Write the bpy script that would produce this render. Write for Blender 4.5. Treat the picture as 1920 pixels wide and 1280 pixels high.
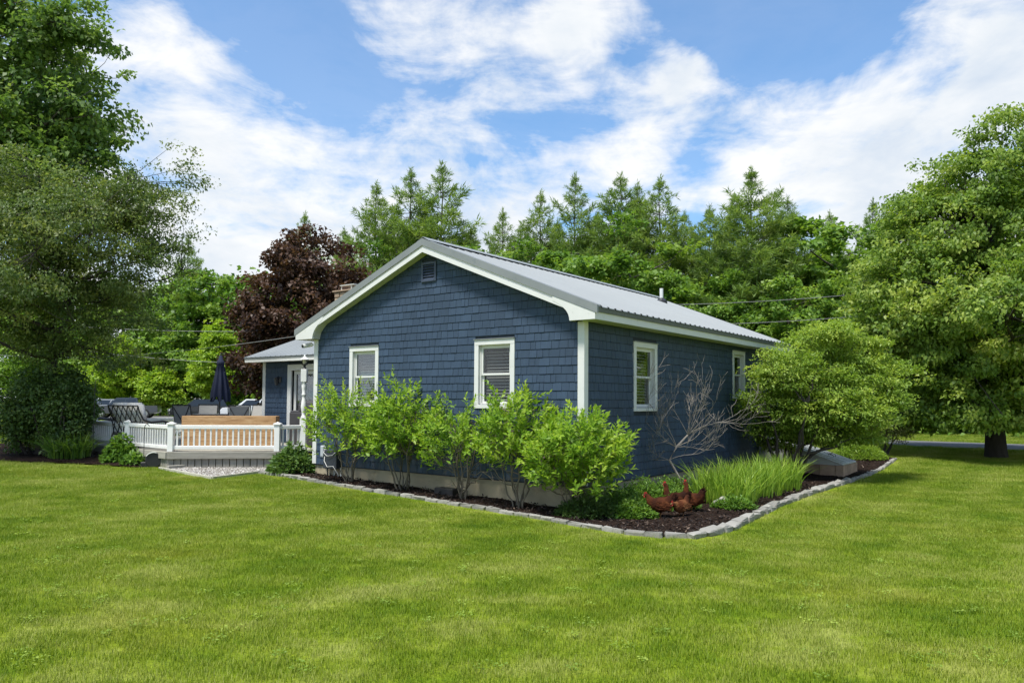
import bpy, bmesh, math, random
import numpy as np
from mathutils import Vector, Matrix, Euler

# ------------------------------------------------------------------ scene, camera, sky, sun
for o in list(bpy.data.objects):
    bpy.data.objects.remove(o)
scene = bpy.context.scene
COL = scene.collection
R = math.radians
F_PX, CY_PX, CAM_H = 1415.9, 689.27, 1.811
PITCH, ROLL = R(2.5289), R(0.3791)
cd = bpy.data.cameras.new('camera')
cam = bpy.data.objects.new('camera', cd)
COL.objects.link(cam)
CAM_M = Matrix.Rotation(math.pi / 2 + PITCH, 3, 'X') @ Matrix.Rotation(ROLL, 3, 'Z')
cam.location = (0, 0, CAM_H)
cam.rotation_euler = CAM_M.to_euler()
cd.sensor_width = 36
cd.lens = 36 * F_PX / 1920
cd.shift_y = (CY_PX - 640) / 1920
cd.clip_end = 3000
scene.camera = cam
scene.view_settings.view_transform = 'Standard'
scene.view_settings.look = 'None'
scene.view_settings.exposure = 1.38
scene.view_settings.gamma = 1.0
scene.view_settings.use_curve_mapping = False
scene.render.engine = 'CYCLES'
scene.cycles.max_bounces = 7
scene.cycles.diffuse_bounces = 4
scene.cycles.glossy_bounces = 2
scene.cycles.transmission_bounces = 4
scene.cycles.transparent_max_bounces = 6
scene.cycles.caustics_reflective = False
scene.cycles.caustics_refractive = False

SUN_DIR = Vector((-0.64, -0.77, 0))
SUN_DIR.normalize()
SUN_EL = R(66)
SUN_DIR = Vector((SUN_DIR.x * math.cos(SUN_EL), SUN_DIR.y * math.cos(SUN_EL), math.sin(SUN_EL)))
sl = bpy.data.lights.new('sun', 'SUN')
sl.energy = 2.5
sl.angle = R(11)
sl.color = (1.0, 0.955, 0.88)
sun = bpy.data.objects.new('sun', sl)
sun.rotation_euler = SUN_DIR.to_track_quat('Z', 'Y').to_euler()
sun.location = (-20, -20, 40)
COL.objects.link(sun)


def px_dir(px, py):
    """world direction through a photograph pixel (1920 x 1280)"""
    v = CAM_M @ Vector(((px - 960) / F_PX, -(py - CY_PX) / F_PX, -1))
    return v


class NT:
    """small helper for node trees"""
    def __init__(self, tree):
        self.t = tree

    def n(self, kind, **kw):
        nd = self.t.nodes.new(kind)
        ins = kw.pop('ins', None)
        for k, v in kw.items():
            setattr(nd, k, v)
        if ins:
            for k, v in ins.items():
                if hasattr(v, 'bl_idname') and hasattr(v, 'outputs'):
                    v = v.outputs[0]
                if isinstance(v, bpy.types.NodeSocket):
                    self.t.links.new(v, nd.inputs[k])
                else:
                    nd.inputs[k].default_value = v
        return nd

    def math(self, op, a, b=None, clamp=False):
        nd = self.t.nodes.new('ShaderNodeMath')
        nd.operation = op
        nd.use_clamp = clamp
        for i, v in enumerate((a, b)):
            if v is None:
                continue
            if hasattr(v, 'outputs'):
                v = v.outputs[0]
            if isinstance(v, bpy.types.NodeSocket):
                self.t.links.new(v, nd.inputs[i])
            else:
                nd.inputs[i].default_value = v
        return nd.outputs[0]

    def vmath(self, op, a, b=None):
        nd = self.t.nodes.new('ShaderNodeVectorMath')
        nd.operation = op
        for i, v in enumerate((a, b)):
            if v is None:
                continue
            if isinstance(v, bpy.types.NodeSocket):
                self.t.links.new(v, nd.inputs[i])
            else:
                nd.inputs[i].default_value = v
        return nd

    def ramp(self, fac, stops, interp='LINEAR'):
        nd = self.t.nodes.new('ShaderNodeValToRGB')
        nd.color_ramp.interpolation = interp
        el = nd.color_ramp.elements
        while len(el) < len(stops):
            el.new(0.5)
        for e, (p, c) in zip(el, stops):
            e.position = p
            e.color = tuple(c) + (1,) if len(c) == 3 else c
        self.t.links.new(fac, nd.inputs[0])
        return nd.outputs[0]

    def noise(self, vec, scale, detail=4, rough=0.55, dist=0.0, lac=2.0):
        nd = self.t.nodes.new('ShaderNodeTexNoise')
        nd.inputs['Scale'].default_value = scale
        nd.inputs['Detail'].default_value = detail
        nd.inputs['Roughness'].default_value = rough
        nd.inputs['Distortion'].default_value = dist
        nd.inputs['Lacunarity'].default_value = lac
        if vec is not None:
            self.t.links.new(vec, nd.inputs['Vector'])
        return nd

    def mix(self, fac, a, b, blend='MIX'):
        nd = self.t.nodes.new('ShaderNodeMix')
        nd.data_type = 'RGBA'
        nd.blend_type = blend
        for i, v in ((0, fac), (6, a), (7, b)):
            if isinstance(v, bpy.types.NodeSocket):
                self.t.links.new(v, nd.inputs[i])
            else:
                if i and len(v) == 3:
                    v = tuple(v) + (1,)
                nd.inputs[i].default_value = v
        return nd.outputs[2]

    def mapr(self, v, a, b, c=0.0, d=1.0, smooth=False):
        nd = self.t.nodes.new('ShaderNodeMapRange')
        if smooth:
            nd.interpolation_type = 'SMOOTHSTEP'
        for i, q in ((1, a), (2, b), (3, c), (4, d)):
            nd.inputs[i].default_value = q
        self.t.links.new(v, nd.inputs[0])
        return nd.outputs[0]


# ---- sky: clear blue air with a sheet of broken high cloud
world = bpy.data.worlds.new('World')
scene.world = world
world.use_nodes = True
wt = world.node_tree
wt.nodes.clear()
W = NT(wt)
w_out = W.n('ShaderNodeOutputWorld')
w_bg = W.n('ShaderNodeBackground')
wt.links.new(w_bg.outputs[0], w_out.inputs[0])
sky = W.n('ShaderNodeTexSky', sky_type='NISHITA', sun_disc=False, sun_elevation=SUN_EL,
          sun_rotation=math.atan2(SUN_DIR.x, SUN_DIR.y), altitude=200.0, air_density=1.0,
          dust_density=0.35, ozone_density=2.2)
tc = W.n('ShaderNodeTexCoord')
d0 = tc.outputs['Generated']
sep = W.n('ShaderNodeSeparateXYZ', ins={0: d0})
zc = W.math('MAXIMUM', sep.outputs[2], 0.0)
inv = W.math('DIVIDE', 1.0, W.math('ADD', zc, 0.16))
cmb = W.n('ShaderNodeCombineXYZ', ins={0: W.math('MULTIPLY', sep.outputs[0], inv),
                                        1: W.math('MULTIPLY', sep.outputs[1], inv), 2: 0.0})
plane = cmb.outputs[0]
# stretch the sheet along a wind direction
mp = W.n('ShaderNodeMapping', ins={'Vector': plane})
mp.inputs['Rotation'].default_value = (0, 0, R(-34))
mp.inputs['Scale'].default_value = (1.0, 0.55, 1)
mp.inputs['Location'].default_value = (3.1, 1.7, 0)
warp = W.noise(mp.outputs[0], 1.3, 3, 0.5)
wv = W.vmath('MULTIPLY_ADD', warp.outputs['Color'], (0.55, 0.55, 0))
wt.links.new(mp.outputs[0], wv.inputs[2])
big = W.noise(wv.outputs[0], 0.9, 8, 0.55)
fine = W.noise(wv.outputs[0], 3.4, 9, 0.62)
puff = W.noise(wv.outputs[0], 8.5, 7, 0.6)
body = W.math('ADD', W.math('ADD', W.math('MULTIPLY', big.outputs[0], 0.52), W.math('MULTIPLY', fine.outputs[0], 0.34)), W.math('MULTIPLY', puff.outputs[0], 0.14))
# where the photograph's sky opens to blue or closes to white
warp2 = W.noise(d0, 5.0, 4, 0.6)
dw = W.vmath('MULTIPLY_ADD', warp2.outputs['Color'], (0.16, 0.16, 0.16))
wt.links.new(W.vmath('SUBTRACT', d0, (0.08, 0.08, 0.08)).outputs[0], dw.inputs[2])
bias = None
for px, py, rad, amt in ((520, 120, .10, -.13), (420, 30, .09, -.07), (1450, 100, .12, -.13), (1600, 60, .10, -.09), (1330, 20, .08, -.07),
                         (1290, 335, .05, -.15), (960, 285, .055, -.12), (270, 300, .05, -.12), (1750, 140, .05, -.05),
                         (760, 30, .05, .08), (1010, 150, .15, .10), (1300, 170, .045, .22), (300, 190, .17, .12),
                         (620, 400, .20, .06), (1850, 60, .07, .2), (1850, 150, .07, .18), (1460, 280, .13, .20), (1680, 290, .12, .18), (1230, 250, .10, .16), (1000, 340, .10, .10), (1130, 60, .06, .12)):
    c = px_dir(px, py).normalized()
    dist = W.vmath('DISTANCE', dw.outputs[0], tuple(c)).outputs[1]
    g = W.mapr(dist, 0.0, rad * 1.35, amt, 0.0, True)
    bias = g if bias is None else W.math('ADD', bias, g)
mps = W.n('ShaderNodeMapping', ins={'Vector': d0})
mps.inputs['Rotation'].default_value = (R(4), R(-9), 0)
mps.inputs['Scale'].default_value = (2.2, 2.2, 8.0)
streak = W.noise(mps.outputs[0], 1.5, 8, 0.62, 0.5)
mps2 = W.n('ShaderNodeMapping', ins={'Vector': d0})
mps2.inputs['Rotation'].default_value = (R(-6), R(14), 0)
mps2.inputs['Scale'].default_value = (6.0, 6.0, 15.0)
streak2 = W.noise(mps2.outputs[0], 1.3, 7, 0.62, 0.4)
stk = W.math('ADD', W.mapr(streak.outputs[0], 0.3, 0.7, -0.07, 0.08), W.mapr(streak2.outputs[0], 0.3, 0.7, -0.09, 0.09))
body = W.math('ADD', body, stk)
low = W.mapr(sep.outputs[2], 0.06, 0.38, 0.21, -0.02, True)
dens = W.math('ADD', W.math('ADD', body, bias), low)
mask = W.mapr(dens, 0.375, 0.69, 0.0, 1.0, True)
veil = W.mapr(W.noise(wv.outputs[0], 0.5, 3, 0.5).outputs[0], 0.25, 0.75, 0.04, 0.34)
mask = W.math('MAXIMUM', mask, veil)
shade0 = W.noise(wv.outputs[0], 2.1, 6, 0.58)
shade_f = W.math('ADD', W.math('MULTIPLY', shade0.outputs[0], 0.55), W.math('MULTIPLY', streak2.outputs[0], 0.45))
ccol = W.ramp(W.math('ADD', shade_f, W.mapr(dens, 0.55, 0.95, 0.06, -0.10)), [(0.34, (0.245, 0.285, 0.34)), (0.47, (0.325, 0.346, 0.37)), (0.60, (0.395, 0.398, 0.40))])
blue = W.mix(1.0, sky.outputs[0], (0.0175, 0.058, 0.081), 'MULTIPLY')
skymix = W.mix(mask, blue, ccol)
wt.links.new(skymix, w_bg.inputs[0])
w_bg.inputs[1].default_value = 1.0
world.cycles.sampling_method = 'MANUAL'
world.cycles.sample_map_resolution = 256

# ------------------------------------------------------------------ helpers
HOUSE_A = R(52.7274)
HOUSE_O = Vector((1.1472, 12.0885, 0))
CA, SA = math.cos(HOUSE_A), math.sin(HOUSE_A)


def h2w(x, y, z=0.0):
    """house frame (x along the eave wall, y along the gable wall) to world"""
    return Vector((HOUSE_O.x + CA * x - SA * y, HOUSE_O.y + SA * x + CA * y, z))


def w2h(x, y):
    x -= HOUSE_O.x
    y -= HOUSE_O.y
    return CA * x + SA * y, -SA * x + CA * y


def gz(x, y):
    """height of the gently rising lawn"""
    sp = lambda t: np.logaddexp(0, t)
    y = np.asarray(y)
    return 0.03 * (sp(y - 10.7) - sp(y - 25.0)) - 0.012 * np.clip(x, -14, 14) - 0.02 * 2 * (sp((y - 38) / 2) - sp((y - 66) / 2))


def gpt(px, py):
    """ground point seen at a photograph pixel"""
    d = px_dir(px, py)
    z = 0.0
    for i in range(50):
        t = (z - CAM_H) / d.z
        z = 0.5 * z + 0.5 * float(gz(d.x * t, d.y * t))
    t = (z - CAM_H) / d.z
    return Vector((d.x * t, d.y * t, z))


def dpt(px, py, depth):
    """point at a photograph pixel, at a depth in metres along +Y"""
    d = px_dir(px, py)
    t = depth / d.y
    return Vector((d.x * t, depth, CAM_H + d.z * t))


def tag(o, label=None, cat=None, group=None, kind=None):
    if label:
        o['label'] = label
    if cat:
        o['category'] = cat
    if group:
        o['group'] = group
    if kind:
        o['kind'] = kind
    return o


def empty(name, loc=(0, 0, 0), rz=0.0, label=None, cat=None, group=None, parent=None):
    o = bpy.data.objects.new(name, None)
    o.empty_display_size = 0.2
    COL.objects.link(o)
    o.location = loc
    o.rotation_euler = (0, 0, rz)
    o.parent = parent
    tag(o, label, cat, group)
    return o


def link(name, mesh, mat=None, parent=None, loc=None, rot=None):
    o = bpy.data.objects.new(name, mesh)
    COL.objects.link(o)
    if mat is not None and not mesh.materials:
        mesh.materials.append(mat)
    if parent is not None:
        o.parent = parent
    if loc is not None:
        o.location = loc
    if rot is not None:
        o.rotation_euler = rot
    return o


def np_mesh(name, verts, faces, tint=None, smooth=False):
    """mesh from numpy arrays; faces is (n, 3) or (n, 4)"""
    verts = np.asarray(verts, dtype=np.float32)
    faces = np.asarray(faces, dtype=np.int32)
    me = bpy.data.meshes.new(name)
    k = faces.shape[1]
    me.vertices.add(len(verts))
    me.vertices.foreach_set('co', verts.ravel())
    me.loops.add(faces.size)
    me.loops.foreach_set('vertex_index', faces.ravel())
    me.polygons.add(len(faces))
    me.polygons.foreach_set('loop_start', np.arange(0, faces.size, k, dtype=np.int32))
    if smooth:
        me.polygons.foreach_set('use_smooth', np.ones(len(faces), dtype=bool))
    if tint is not None:
        a = me.attributes.new('tint', 'FLOAT', 'POINT')
        a.data.foreach_set('value', np.asarray(tint, dtype=np.float32))
    me.update(calc_edges=True)
    return me


class MB:
    """collects simple solids into one mesh"""
    def __init__(self):
        self.v = []
        self.f = []

    def add(self, vs, fs):
        b = len(self.v)
        self.v += [tuple(p) for p in vs]
        self.f += [tuple(i + b for i in f) for f in fs]
        return self

    def box(self, x0, x1, y0, y1, z0, z1):
        vs = [(x, y, z) for z in (z0, z1) for y in (y0, y1) for x in (x0, x1)]
        return self.add(vs, [(0, 2, 3, 1), (4, 5, 7, 6), (0, 1, 5, 4), (2, 6, 7, 3), (0, 4, 6, 2), (1, 3, 7, 5)])

    def bar(self, a, b, w, h, up=(0, 0, 1)):
        """rectangular bar from a to b, w wide and h high"""
        a, b, up = Vector(a), Vector(b), Vector(up)
        d = (b - a).normalized()
        s = d.cross(up)
        if s.length < 1e-4:
            s = d.cross(Vector((1, 0, 0)))
        s.normalize()
        u = s.cross(d)
        vs = []
        for p in (a, b):
            for i, j in ((-1, -1), (1, -1), (1, 1), (-1, 1)):
                vs.append(p + s * (i * w / 2) + u * (j * h / 2))
        return self.add(vs, [(0, 1, 2, 3), (7, 6, 5, 4), (0, 4, 5, 1), (1, 5, 6, 2), (2, 6, 7, 3), (3, 7, 4, 0)])

    def tube(self, pts, rad, n=8, caps=True):
        pts = [Vector(p) for p in pts]
        if not hasattr(rad, '__len__'):
            rad = [rad] * len(pts)
        vs, fs = [], []
        for i, p in enumerate(pts):
            d = (pts[min(i + 1, len(pts) - 1)] - pts[max(i - 1, 0)]).normalized()
            s = d.cross(Vector((0, 0, 1)))
            if s.length < 1e-3:
                s = Vector((1, 0, 0))
            s.normalize()
            u = s.cross(d)
            for k in range(n):
                t = 2 * math.pi * k / n
                vs.append(p + (s * math.cos(t) + u * math.sin(t)) * rad[i])
        for i in range(len(pts) - 1):
            for k in range(n):
                k2 = (k + 1) % n
                fs.append((i * n + k, i * n + k2, (i + 1) * n + k2, (i + 1) * n + k))
        if caps:
            fs.append(tuple(range(n - 1, -1, -1)))
            fs.append(tuple((len(pts) - 1) * n + k for k in range(n)))
        return self.add(vs, fs)

    def lathe(self, prof, n=16, c=(0, 0, 0)):
        vs, fs = [], []
        for r, z in prof:
            for k in range(n):
                t = 2 * math.pi * k / n
                vs.append((c[0] + r * math.cos(t), c[1] + r * math.sin(t), c[2] + z))
        for i in range(len(prof) - 1):
            for k in range(n):
                k2 = (k + 1) % n
                fs.append((i * n + k, i * n + k2, (i + 1) * n + k2, (i + 1) * n + k))
        fs.append(tuple(range(n - 1, -1, -1)))
        fs.append(tuple((len(prof) - 1) * n + k for k in range(n)))
        return self.add(vs, fs)

    def prism(self, poly, d):
        """extrude a 3-D polygon by vector d"""
        n = len(poly)
        d = Vector(d)
        vs = [Vector(p) for p in poly] + [Vector(p) + d for p in poly]
        fs = [tuple(range(n - 1, -1, -1)), tuple(range(n, 2 * n))]
        for i in range(n):
            j = (i + 1) % n
            fs.append((i, j, n + j, n + i))
        return self.add(vs, fs)

    def mesh(self, name, smooth=False, bevel=0.0, seg=1):
        me = bpy.data.meshes.new(name)
        me.from_pydata(self.v, [], self.f)
        bm = bmesh.new()
        bm.from_mesh(me)
        bmesh.ops.recalc_face_normals(bm, faces=bm.faces)
        if bevel:
            bmesh.ops.bevel(bm, geom=list(bm.edges), offset=bevel, segments=seg, affect='EDGES', clamp_overlap=True)
        if smooth:
            for f in bm.faces:
                f.smooth = True
        bm.to_mesh(me)
        bm.free()
        return me

    def build(self, name, mat, parent=None, smooth=False, bevel=0.0, seg=1, loc=None, rot=None):
        return link(name, self.mesh(name, smooth, bevel, seg), mat, parent, loc, rot)


# ------------------------------------------------------------------ materials
MATS = {}


def mat_base(name):
    m = bpy.data.materials.new(name)
    m.use_nodes = True
    t = m.node_tree
    b = t.nodes['Principled BSDF']
    MATS[name] = m
    return m, NT(t), b


def simple(name, col, rough=0.6, var=0.12, scale=6.0, metal=0.0, bump=0.0, bscale=40.0, spec=0.5, stretch=(1, 1, 1), per_obj=0.0, spots=None):
    """painted or plain surface with uneven tone, an optional relief and object-to-object differences"""
    m, N, b = mat_base(name)
    co = N.n('ShaderNodeTexCoord').outputs['Object']
    mp_ = N.n('ShaderNodeMapping', ins={'Vector': co})
    mp_.inputs['Scale'].default_value = stretch
    v = mp_.outputs[0]
    ns = N.noise(v, scale, 6, 0.6)
    f = N.mapr(ns.outputs[0], 0.25, 0.75, 1 - var, 1 + var)
    if per_obj:
        oi = N.n('ShaderNodeObjectInfo')
        f = N.math('MULTIPLY', f, N.mapr(oi.outputs['Random'], 0, 1, 1 - per_obj, 1 + per_obj))
    hs = N.n('ShaderNodeHueSaturation', ins={'Value': f, 'Color': tuple(col) + (1,)})
    c = hs.outputs[0]
    if spots:
        sc_, lo, hi, col2 = spots
        s = N.noise(v, sc_, 7, 0.65)
        c = N.mix(N.mapr(s.outputs[0], lo, hi), c, col2)
    N.t.links.new(c, b.inputs['Base Color'])
    b.inputs['Roughness'].default_value = rough
    b.inputs['Metallic'].default_value = metal
    b.inputs['Specular IOR Level'].default_value = spec
    if bump:
        bn = N.noise(v, bscale, 6, 0.6)
        bp = N.n('ShaderNodeBump', ins={'Height': bn.outputs[0], 'Strength': bump, 'Distance': 0.01})
        N.t.links.new(bp.outputs[0], b.inputs['Normal'])
    return m


def shingle_mat():
    m, N, b = mat_base('shingle_paint')
    co = N.n('ShaderNodeNewGeometry').outputs['Position']
    oi = N.n('ShaderNodeObjectInfo')
    at = N.n('ShaderNodeAttribute', attribute_name='tint')
    mp_ = N.n('ShaderNodeMapping', ins={'Vector': co})
    mp_.inputs['Scale'].default_value = (60, 60, 3)
    grain = N.noise(mp_.outputs[0], 1.0, 5, 0.6)
    broad = N.noise(co, 0.9, 4, 0.6)
    rnd = N.math('ADD', N.math('MULTIPLY', oi.outputs['Random'], 0.0), at.outputs['Fac'])
    f = N.math('MULTIPLY', N.mapr(rnd, 0, 1, 0.90, 1.10), N.mapr(grain.outputs[0], 0.3, 0.7, 0.90, 1.10))
    f = N.math('MULTIPLY', f, N.mapr(broad.outputs[0], 0.3, 0.7, 0.88, 1.12))
    mp2 = N.n('ShaderNodeMapping', ins={'Vector': co})
    mp2.inputs['Scale'].default_value = (5, 5, 0.35)
    runs = N.noise(mp2.outputs[0], 1.0, 5, 0.6)
    f = N.math('MULTIPLY', f, N.mapr(runs.outputs[0], 0.3, 0.7, 0.92, 1.08))
    hs0 = N.n('ShaderNodeHueSaturation', ins={'Value': f, 'Color': (0.034, 0.058, 0.096, 1)})
    # dried splash marks of soil on the lowest courses
    sepz = N.n('ShaderNodeSeparateXYZ', ins={0: co})
    spl = N.math('MULTIPLY', N.mapr(sepz.outputs[2], 0.46, 0.85, 0.5, 0.0), N.mapr(N.noise(co, 9, 5, 0.7).outputs[0], 0.45, 0.7))
    hs = N.n('ShaderNodeHueSaturation', ins={'Color': N.mix(spl, hs0.outputs[0], (0.10, 0.085, 0.065))})
    N.t.links.new(hs.outputs[0], b.inputs['Base Color'])
    b.inputs['Roughness'].default_value = 0.62
    b.inputs['Specular IOR Level'].default_value = 0.35
    bp = N.n('ShaderNodeBump', ins={'Height': grain.outputs[0], 'Strength': 0.5, 'Distance': 0.004})
    N.t.links.new(bp.outputs[0], b.inputs['Normal'])
    return m


def leaf_mat(name, dark, mid, light, trans=0.35, rough=0.5, spec=0.35, nscale=0.9):
    """leaf tissue: colour differs leaf by leaf and branch by branch, light passes through"""
    m, N, b = mat_base(name)
    at = N.n('ShaderNodeAttribute', attribute_name='tint')
    pos = N.n('ShaderNodeNewGeometry').outputs['Position']
    ns = N.noise(pos, nscale, 3, 0.6)
    k = N.math('ADD', N.math('MULTIPLY', at.outputs['Fac'], 0.62), N.math('MULTIPLY', N.mapr(ns.outputs[0], 0.3, 0.7), 0.38))
    c = N.ramp(k, [(0.05, dark), (0.5, mid), (0.95, light)])
    N.t.links.new(c, b.inputs['Base Color'])
    b.inputs['Roughness'].default_value = rough
    b.inputs['Specular IOR Level'].default_value = spec
    tr = N.n('ShaderNodeBsdfTranslucent')
    c2 = N.mix(1.0, c, (1.25, 1.25, 0.7), 'MULTIPLY')
    N.t.links.new(c2, tr.inputs[0])
    mx = N.n('ShaderNodeMixShader', ins={0: trans})
    N.t.links.new(b.outputs[0], mx.inputs[1])
    N.t.links.new(tr.outputs[0], mx.inputs[2])
    out = [x for x in N.t.nodes if x.bl_idname == 'ShaderNodeOutputMaterial'][0]
    N.t.links.new(mx.outputs[0], out.inputs[0])
    return m


M_SHINGLE = shingle_mat()
M_SHEATH = simple('sheathing_dark', (0.018, 0.028, 0.042), 0.8)
M_WHITE = simple('white_trim', (0.65, 0.65, 0.625), 0.45, 0.05, 3.0, bump=0.05, spots=(9, 0.60, 0.8, (0.50, 0.50, 0.46)))
M_CREAM = simple('soffit_white', (0.56, 0.555, 0.49), 0.55, 0.06, 2.0, stretch=(1, 1, 1), spots=(3, 0.55, 0.85, (0.45, 0.47, 0.37)))
M_VINYL = simple('white_vinyl', (0.66, 0.66, 0.63), 0.38, 0.04, 2.0)
M_ROOF = simple('roof_metal', (0.222, 0.240, 0.246), 0.5, 0.05, 1.2, metal=0.0, spec=0.35, spots=(2.2, 0.55, 0.85, (0.195, 0.212, 0.218)))
M_TRIMGREY = simple('rake_metal', (0.20, 0.215, 0.215), 0.42, 0.10, 2.0, spec=0.6, spots=(6, 0.55, 0.8, (0.14, 0.16, 0.17)))
M_DRIP = simple('weathered_drip_metal', (0.13, 0.135, 0.115), 0.7, 0.35, 14.0, stretch=(3, 1, 0.6), spots=(22, 0.5, 0.7, (0.045, 0.05, 0.03)))
M_CONC = simple('concrete', (0.36, 0.305, 0.205), 0.9, 0.16, 2.5, bump=0.3, bscale=60, spots=(4.0, 0.55, 0.75, (0.20, 0.165, 0.105)))
M_DARK = simple('room_interior', (0.022, 0.021, 0.020), 0.9)
M_BLIND = simple('blind_slat', (0.62, 0.60, 0.55), 0.5, 0.05)
M_VENTB = simple('vent_navy', (0.042, 0.058, 0.095), 0.5, 0.1)
M_BLACK = simple('black_metal', (0.018, 0.018, 0.02), 0.45, 0.1)


def glass_mat():
    m, N, b = mat_base('window_glass')
    N.t.nodes.remove(b)
    gl = N.n('ShaderNodeBsdfGlossy', ins={'Color': (0.9, 0.92, 0.95, 1), 'Roughness': 0.03})
    tr = N.n('ShaderNodeBsdfTransparent', ins={'Color': (0.80, 0.82, 0.82, 1)})
    fr = N.n('ShaderNodeFresnel', ins={'IOR': 1.5})
    k = N.math('ADD', N.math('MULTIPLY', fr.outputs[0], 0.55), 0.0, True)
    mx = N.n('ShaderNodeMixShader', ins={0: k, 1: tr, 2: gl})
    out = [x for x in N.t.nodes if x.bl_idname == 'ShaderNodeOutputMaterial'][0]
    N.t.links.new(mx.outputs[0], out.inputs[0])
    return m


M_GLASS = glass_mat()

# ------------------------------------------------------------------ the ground
def in_poly(x, y, poly):
    x, y = np.asarray(x), np.asarray(y)
    inside = np.zeros(x.shape, dtype=bool)
    n = len(poly)
    for i in range(n):
        x0, y0 = poly[i][0], poly[i][1]
        x1, y1 = poly[(i + 1) % n][0], poly[(i + 1) % n][1]
        c = ((y0 > y) != (y1 > y)) & (x < (x1 - x0) * (y - y0) / ((y1 - y0) if abs(y1 - y0) > 1e-9 else 1e-9) + x0)
        inside ^= c
    return inside


def grass_colour(N, pos, rnd):
    """turf: green with straw-coloured and yellow-green patches and faint mowing streaks"""
    a = N.noise(pos, 0.55, 5, 0.62, 0.6)
    mpn = N.n('ShaderNodeMapping', ins={'Vector': pos})
    mpn.inputs['Rotation'].default_value = (0, 0, R(-18))
    mpn.inputs['Scale'].default_value = (0.55, 1.7, 1)
    b_ = N.noise(mpn.outputs[0], 1.1, 5, 0.6)
    c_ = N.noise(pos, 4.5, 4, 0.6)
    k = N.math('ADD', N.math('MULTIPLY', a.outputs[0], 0.45), N.math('MULTIPLY', b_.outputs[0], 0.40))
    k = N.math('ADD', k, N.math('MULTIPLY', c_.outputs[0], 0.15))
    # mowing bands run along the side of the house
    mh = N.n('ShaderNodeMapping', ins={'Vector': pos})
    mh.inputs['Rotation'].default_value = (0, 0, -HOUSE_A)
    wv_ = N.n('ShaderNodeTexWave', bands_direction='Y', ins={'Vector': mh.outputs[0], 'Scale': 0.27, 'Distortion': 1.2, 'Detail': 2.0, 'Detail Scale': 0.6})
    k = N.math('ADD', k, N.mapr(wv_.outputs['Fac'], 0.2, 0.8, -0.020, 0.020))
    if rnd is not None:
        k = N.math('ADD', k, N.math('MULTIPLY', N.math('SUBTRACT', rnd, 0.5), 0.22))
    col = N.ramp(k, [(0.34, (0.092, 0.178, 0.005)), (0.45, (0.172, 0.255, 0.010)), (0.53, (0.240, 0.308, 0.022)), (0.64, (0.370, 0.400, 0.100))])
    warm = N.noise(pos, 0.42, 3, 0.5)
    return N.mix(N.mapr(warm.outputs[0], 0.56, 0.74, 0.0, 0.32), col, (0.330, 0.300, 0.028))


def lawn_mat():
    m, N, b = mat_base('turf_soil')
    pos = N.n('ShaderNodeNewGeometry').outputs['Position']
    c = grass_colour(N, pos, None)
    fine_ = N.noise(pos, 38, 4, 0.7)
    f = N.mapr(fine_.outputs[0], 0.3, 0.7, 0.45, 0.85)
    hs = N.n('ShaderNodeHueSaturation', ins={'Value': f, 'Color': c})
    N.t.links.new(hs.outputs[0], b.inputs['Base Color'])
    b.inputs['Roughness'].default_value = 0.95
    b.inputs['Specular IOR Level'].default_value = 0.1
    return m


def blade_mat():
    m, N, b = mat_base('grass_blade')
    pos = N.n('ShaderNodeNewGeometry').outputs['Position']
    at = N.n('ShaderNodeAttribute', attribute_name='tint')
    c = grass_colour(N, pos, at.outputs['Fac'])
    N.t.links.new(c, b.inputs['Base Color'])
    b.inputs['Roughness'].default_value = 0.55
    b.inputs['Specular IOR Level'].default_value = 0.3
    tr = N.n('ShaderNodeBsdfTranslucent')
    N.t.links.new(c, tr.inputs[0])
    mx = N.n('ShaderNodeMixShader', ins={0: 0.35, 1: b.outputs[0], 2: tr.outputs[0]})
    out = [x for x in N.t.nodes if x.bl_idname == 'ShaderNodeOutputMaterial'][0]
    N.t.links.new(mx.outputs[0], out.inputs[0])
    return m


M_TURF = lawn_mat()
M_BLADE = blade_mat()


def sheet(name, us, vs, fn, mat, kind='structure'):
    """grid sheet over us x vs, fn maps to a world point"""
    P = np.array([fn(u, v) for v in vs for u in us], dtype=np.float32)
    nu, nv = len(us), len(vs)
    i = np.arange(nu - 1)
    q = np.array([[j * nu + i, j * nu + i + 1, (j + 1) * nu + i + 1, (j + 1) * nu + i] for j in range(nv - 1)])
    q = q.transpose(0, 2, 1).reshape(-1, 4)
    o = link(name, np_mesh(name, P, q, smooth=True), mat)
    tag(o, kind=kind)
    return o


def grade(a, b, n, p=1.0):
    return [a + (b - a) * (i / n) ** p for i in range(n + 1)]


xs = sorted(set([-900, -500, -300, -200, -140, -100, -70, -50] + [round(-40 + i * 1.0, 3) for i in range(81)] + [50, 70, 100, 140, 200, 300, 500, 900]))
ys = sorted(set([-60, -30, -12] + [round(-6 + i * 0.8, 3) for i in range(60)] + [44, 50, 58, 70, 90, 120, 170, 240, 340, 500, 800, 1200]))
sheet('lawn', xs, ys, lambda x, y: (x, y, float(gz(x, y))), M_TURF)

# street beyond the house, parallel to the gable wall
M_ASPH = simple('asphalt', (0.11, 0.11, 0.115), 0.9, 0.15, 3, bump=0.3, bscale=120)
def on_ground(hx, hy, dz):
    p = h2w(hx, hy)
    return (p.x, p.y, float(gz(p.x, p.y)) + dz)
sheet('road', grade(20.6, 25.2, 8), grade(-60, 100, 120), lambda u, v: on_ground(u, v, 0.012 + 0.02 * math.sin(math.pi * (u - 20.6) / 4.6)), M_ASPH)
M_GRAVELDRIVE = simple('driveway_asphalt', (0.16, 0.155, 0.15), 0.95, 0.2, 5, bump=0.4, bscale=90)
sheet('driveway', grade(25.25, 36, 12), grade(38, 72, 40), lambda u, v: on_ground(u, v, 0.008), M_GRAVELDRIVE)

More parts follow.
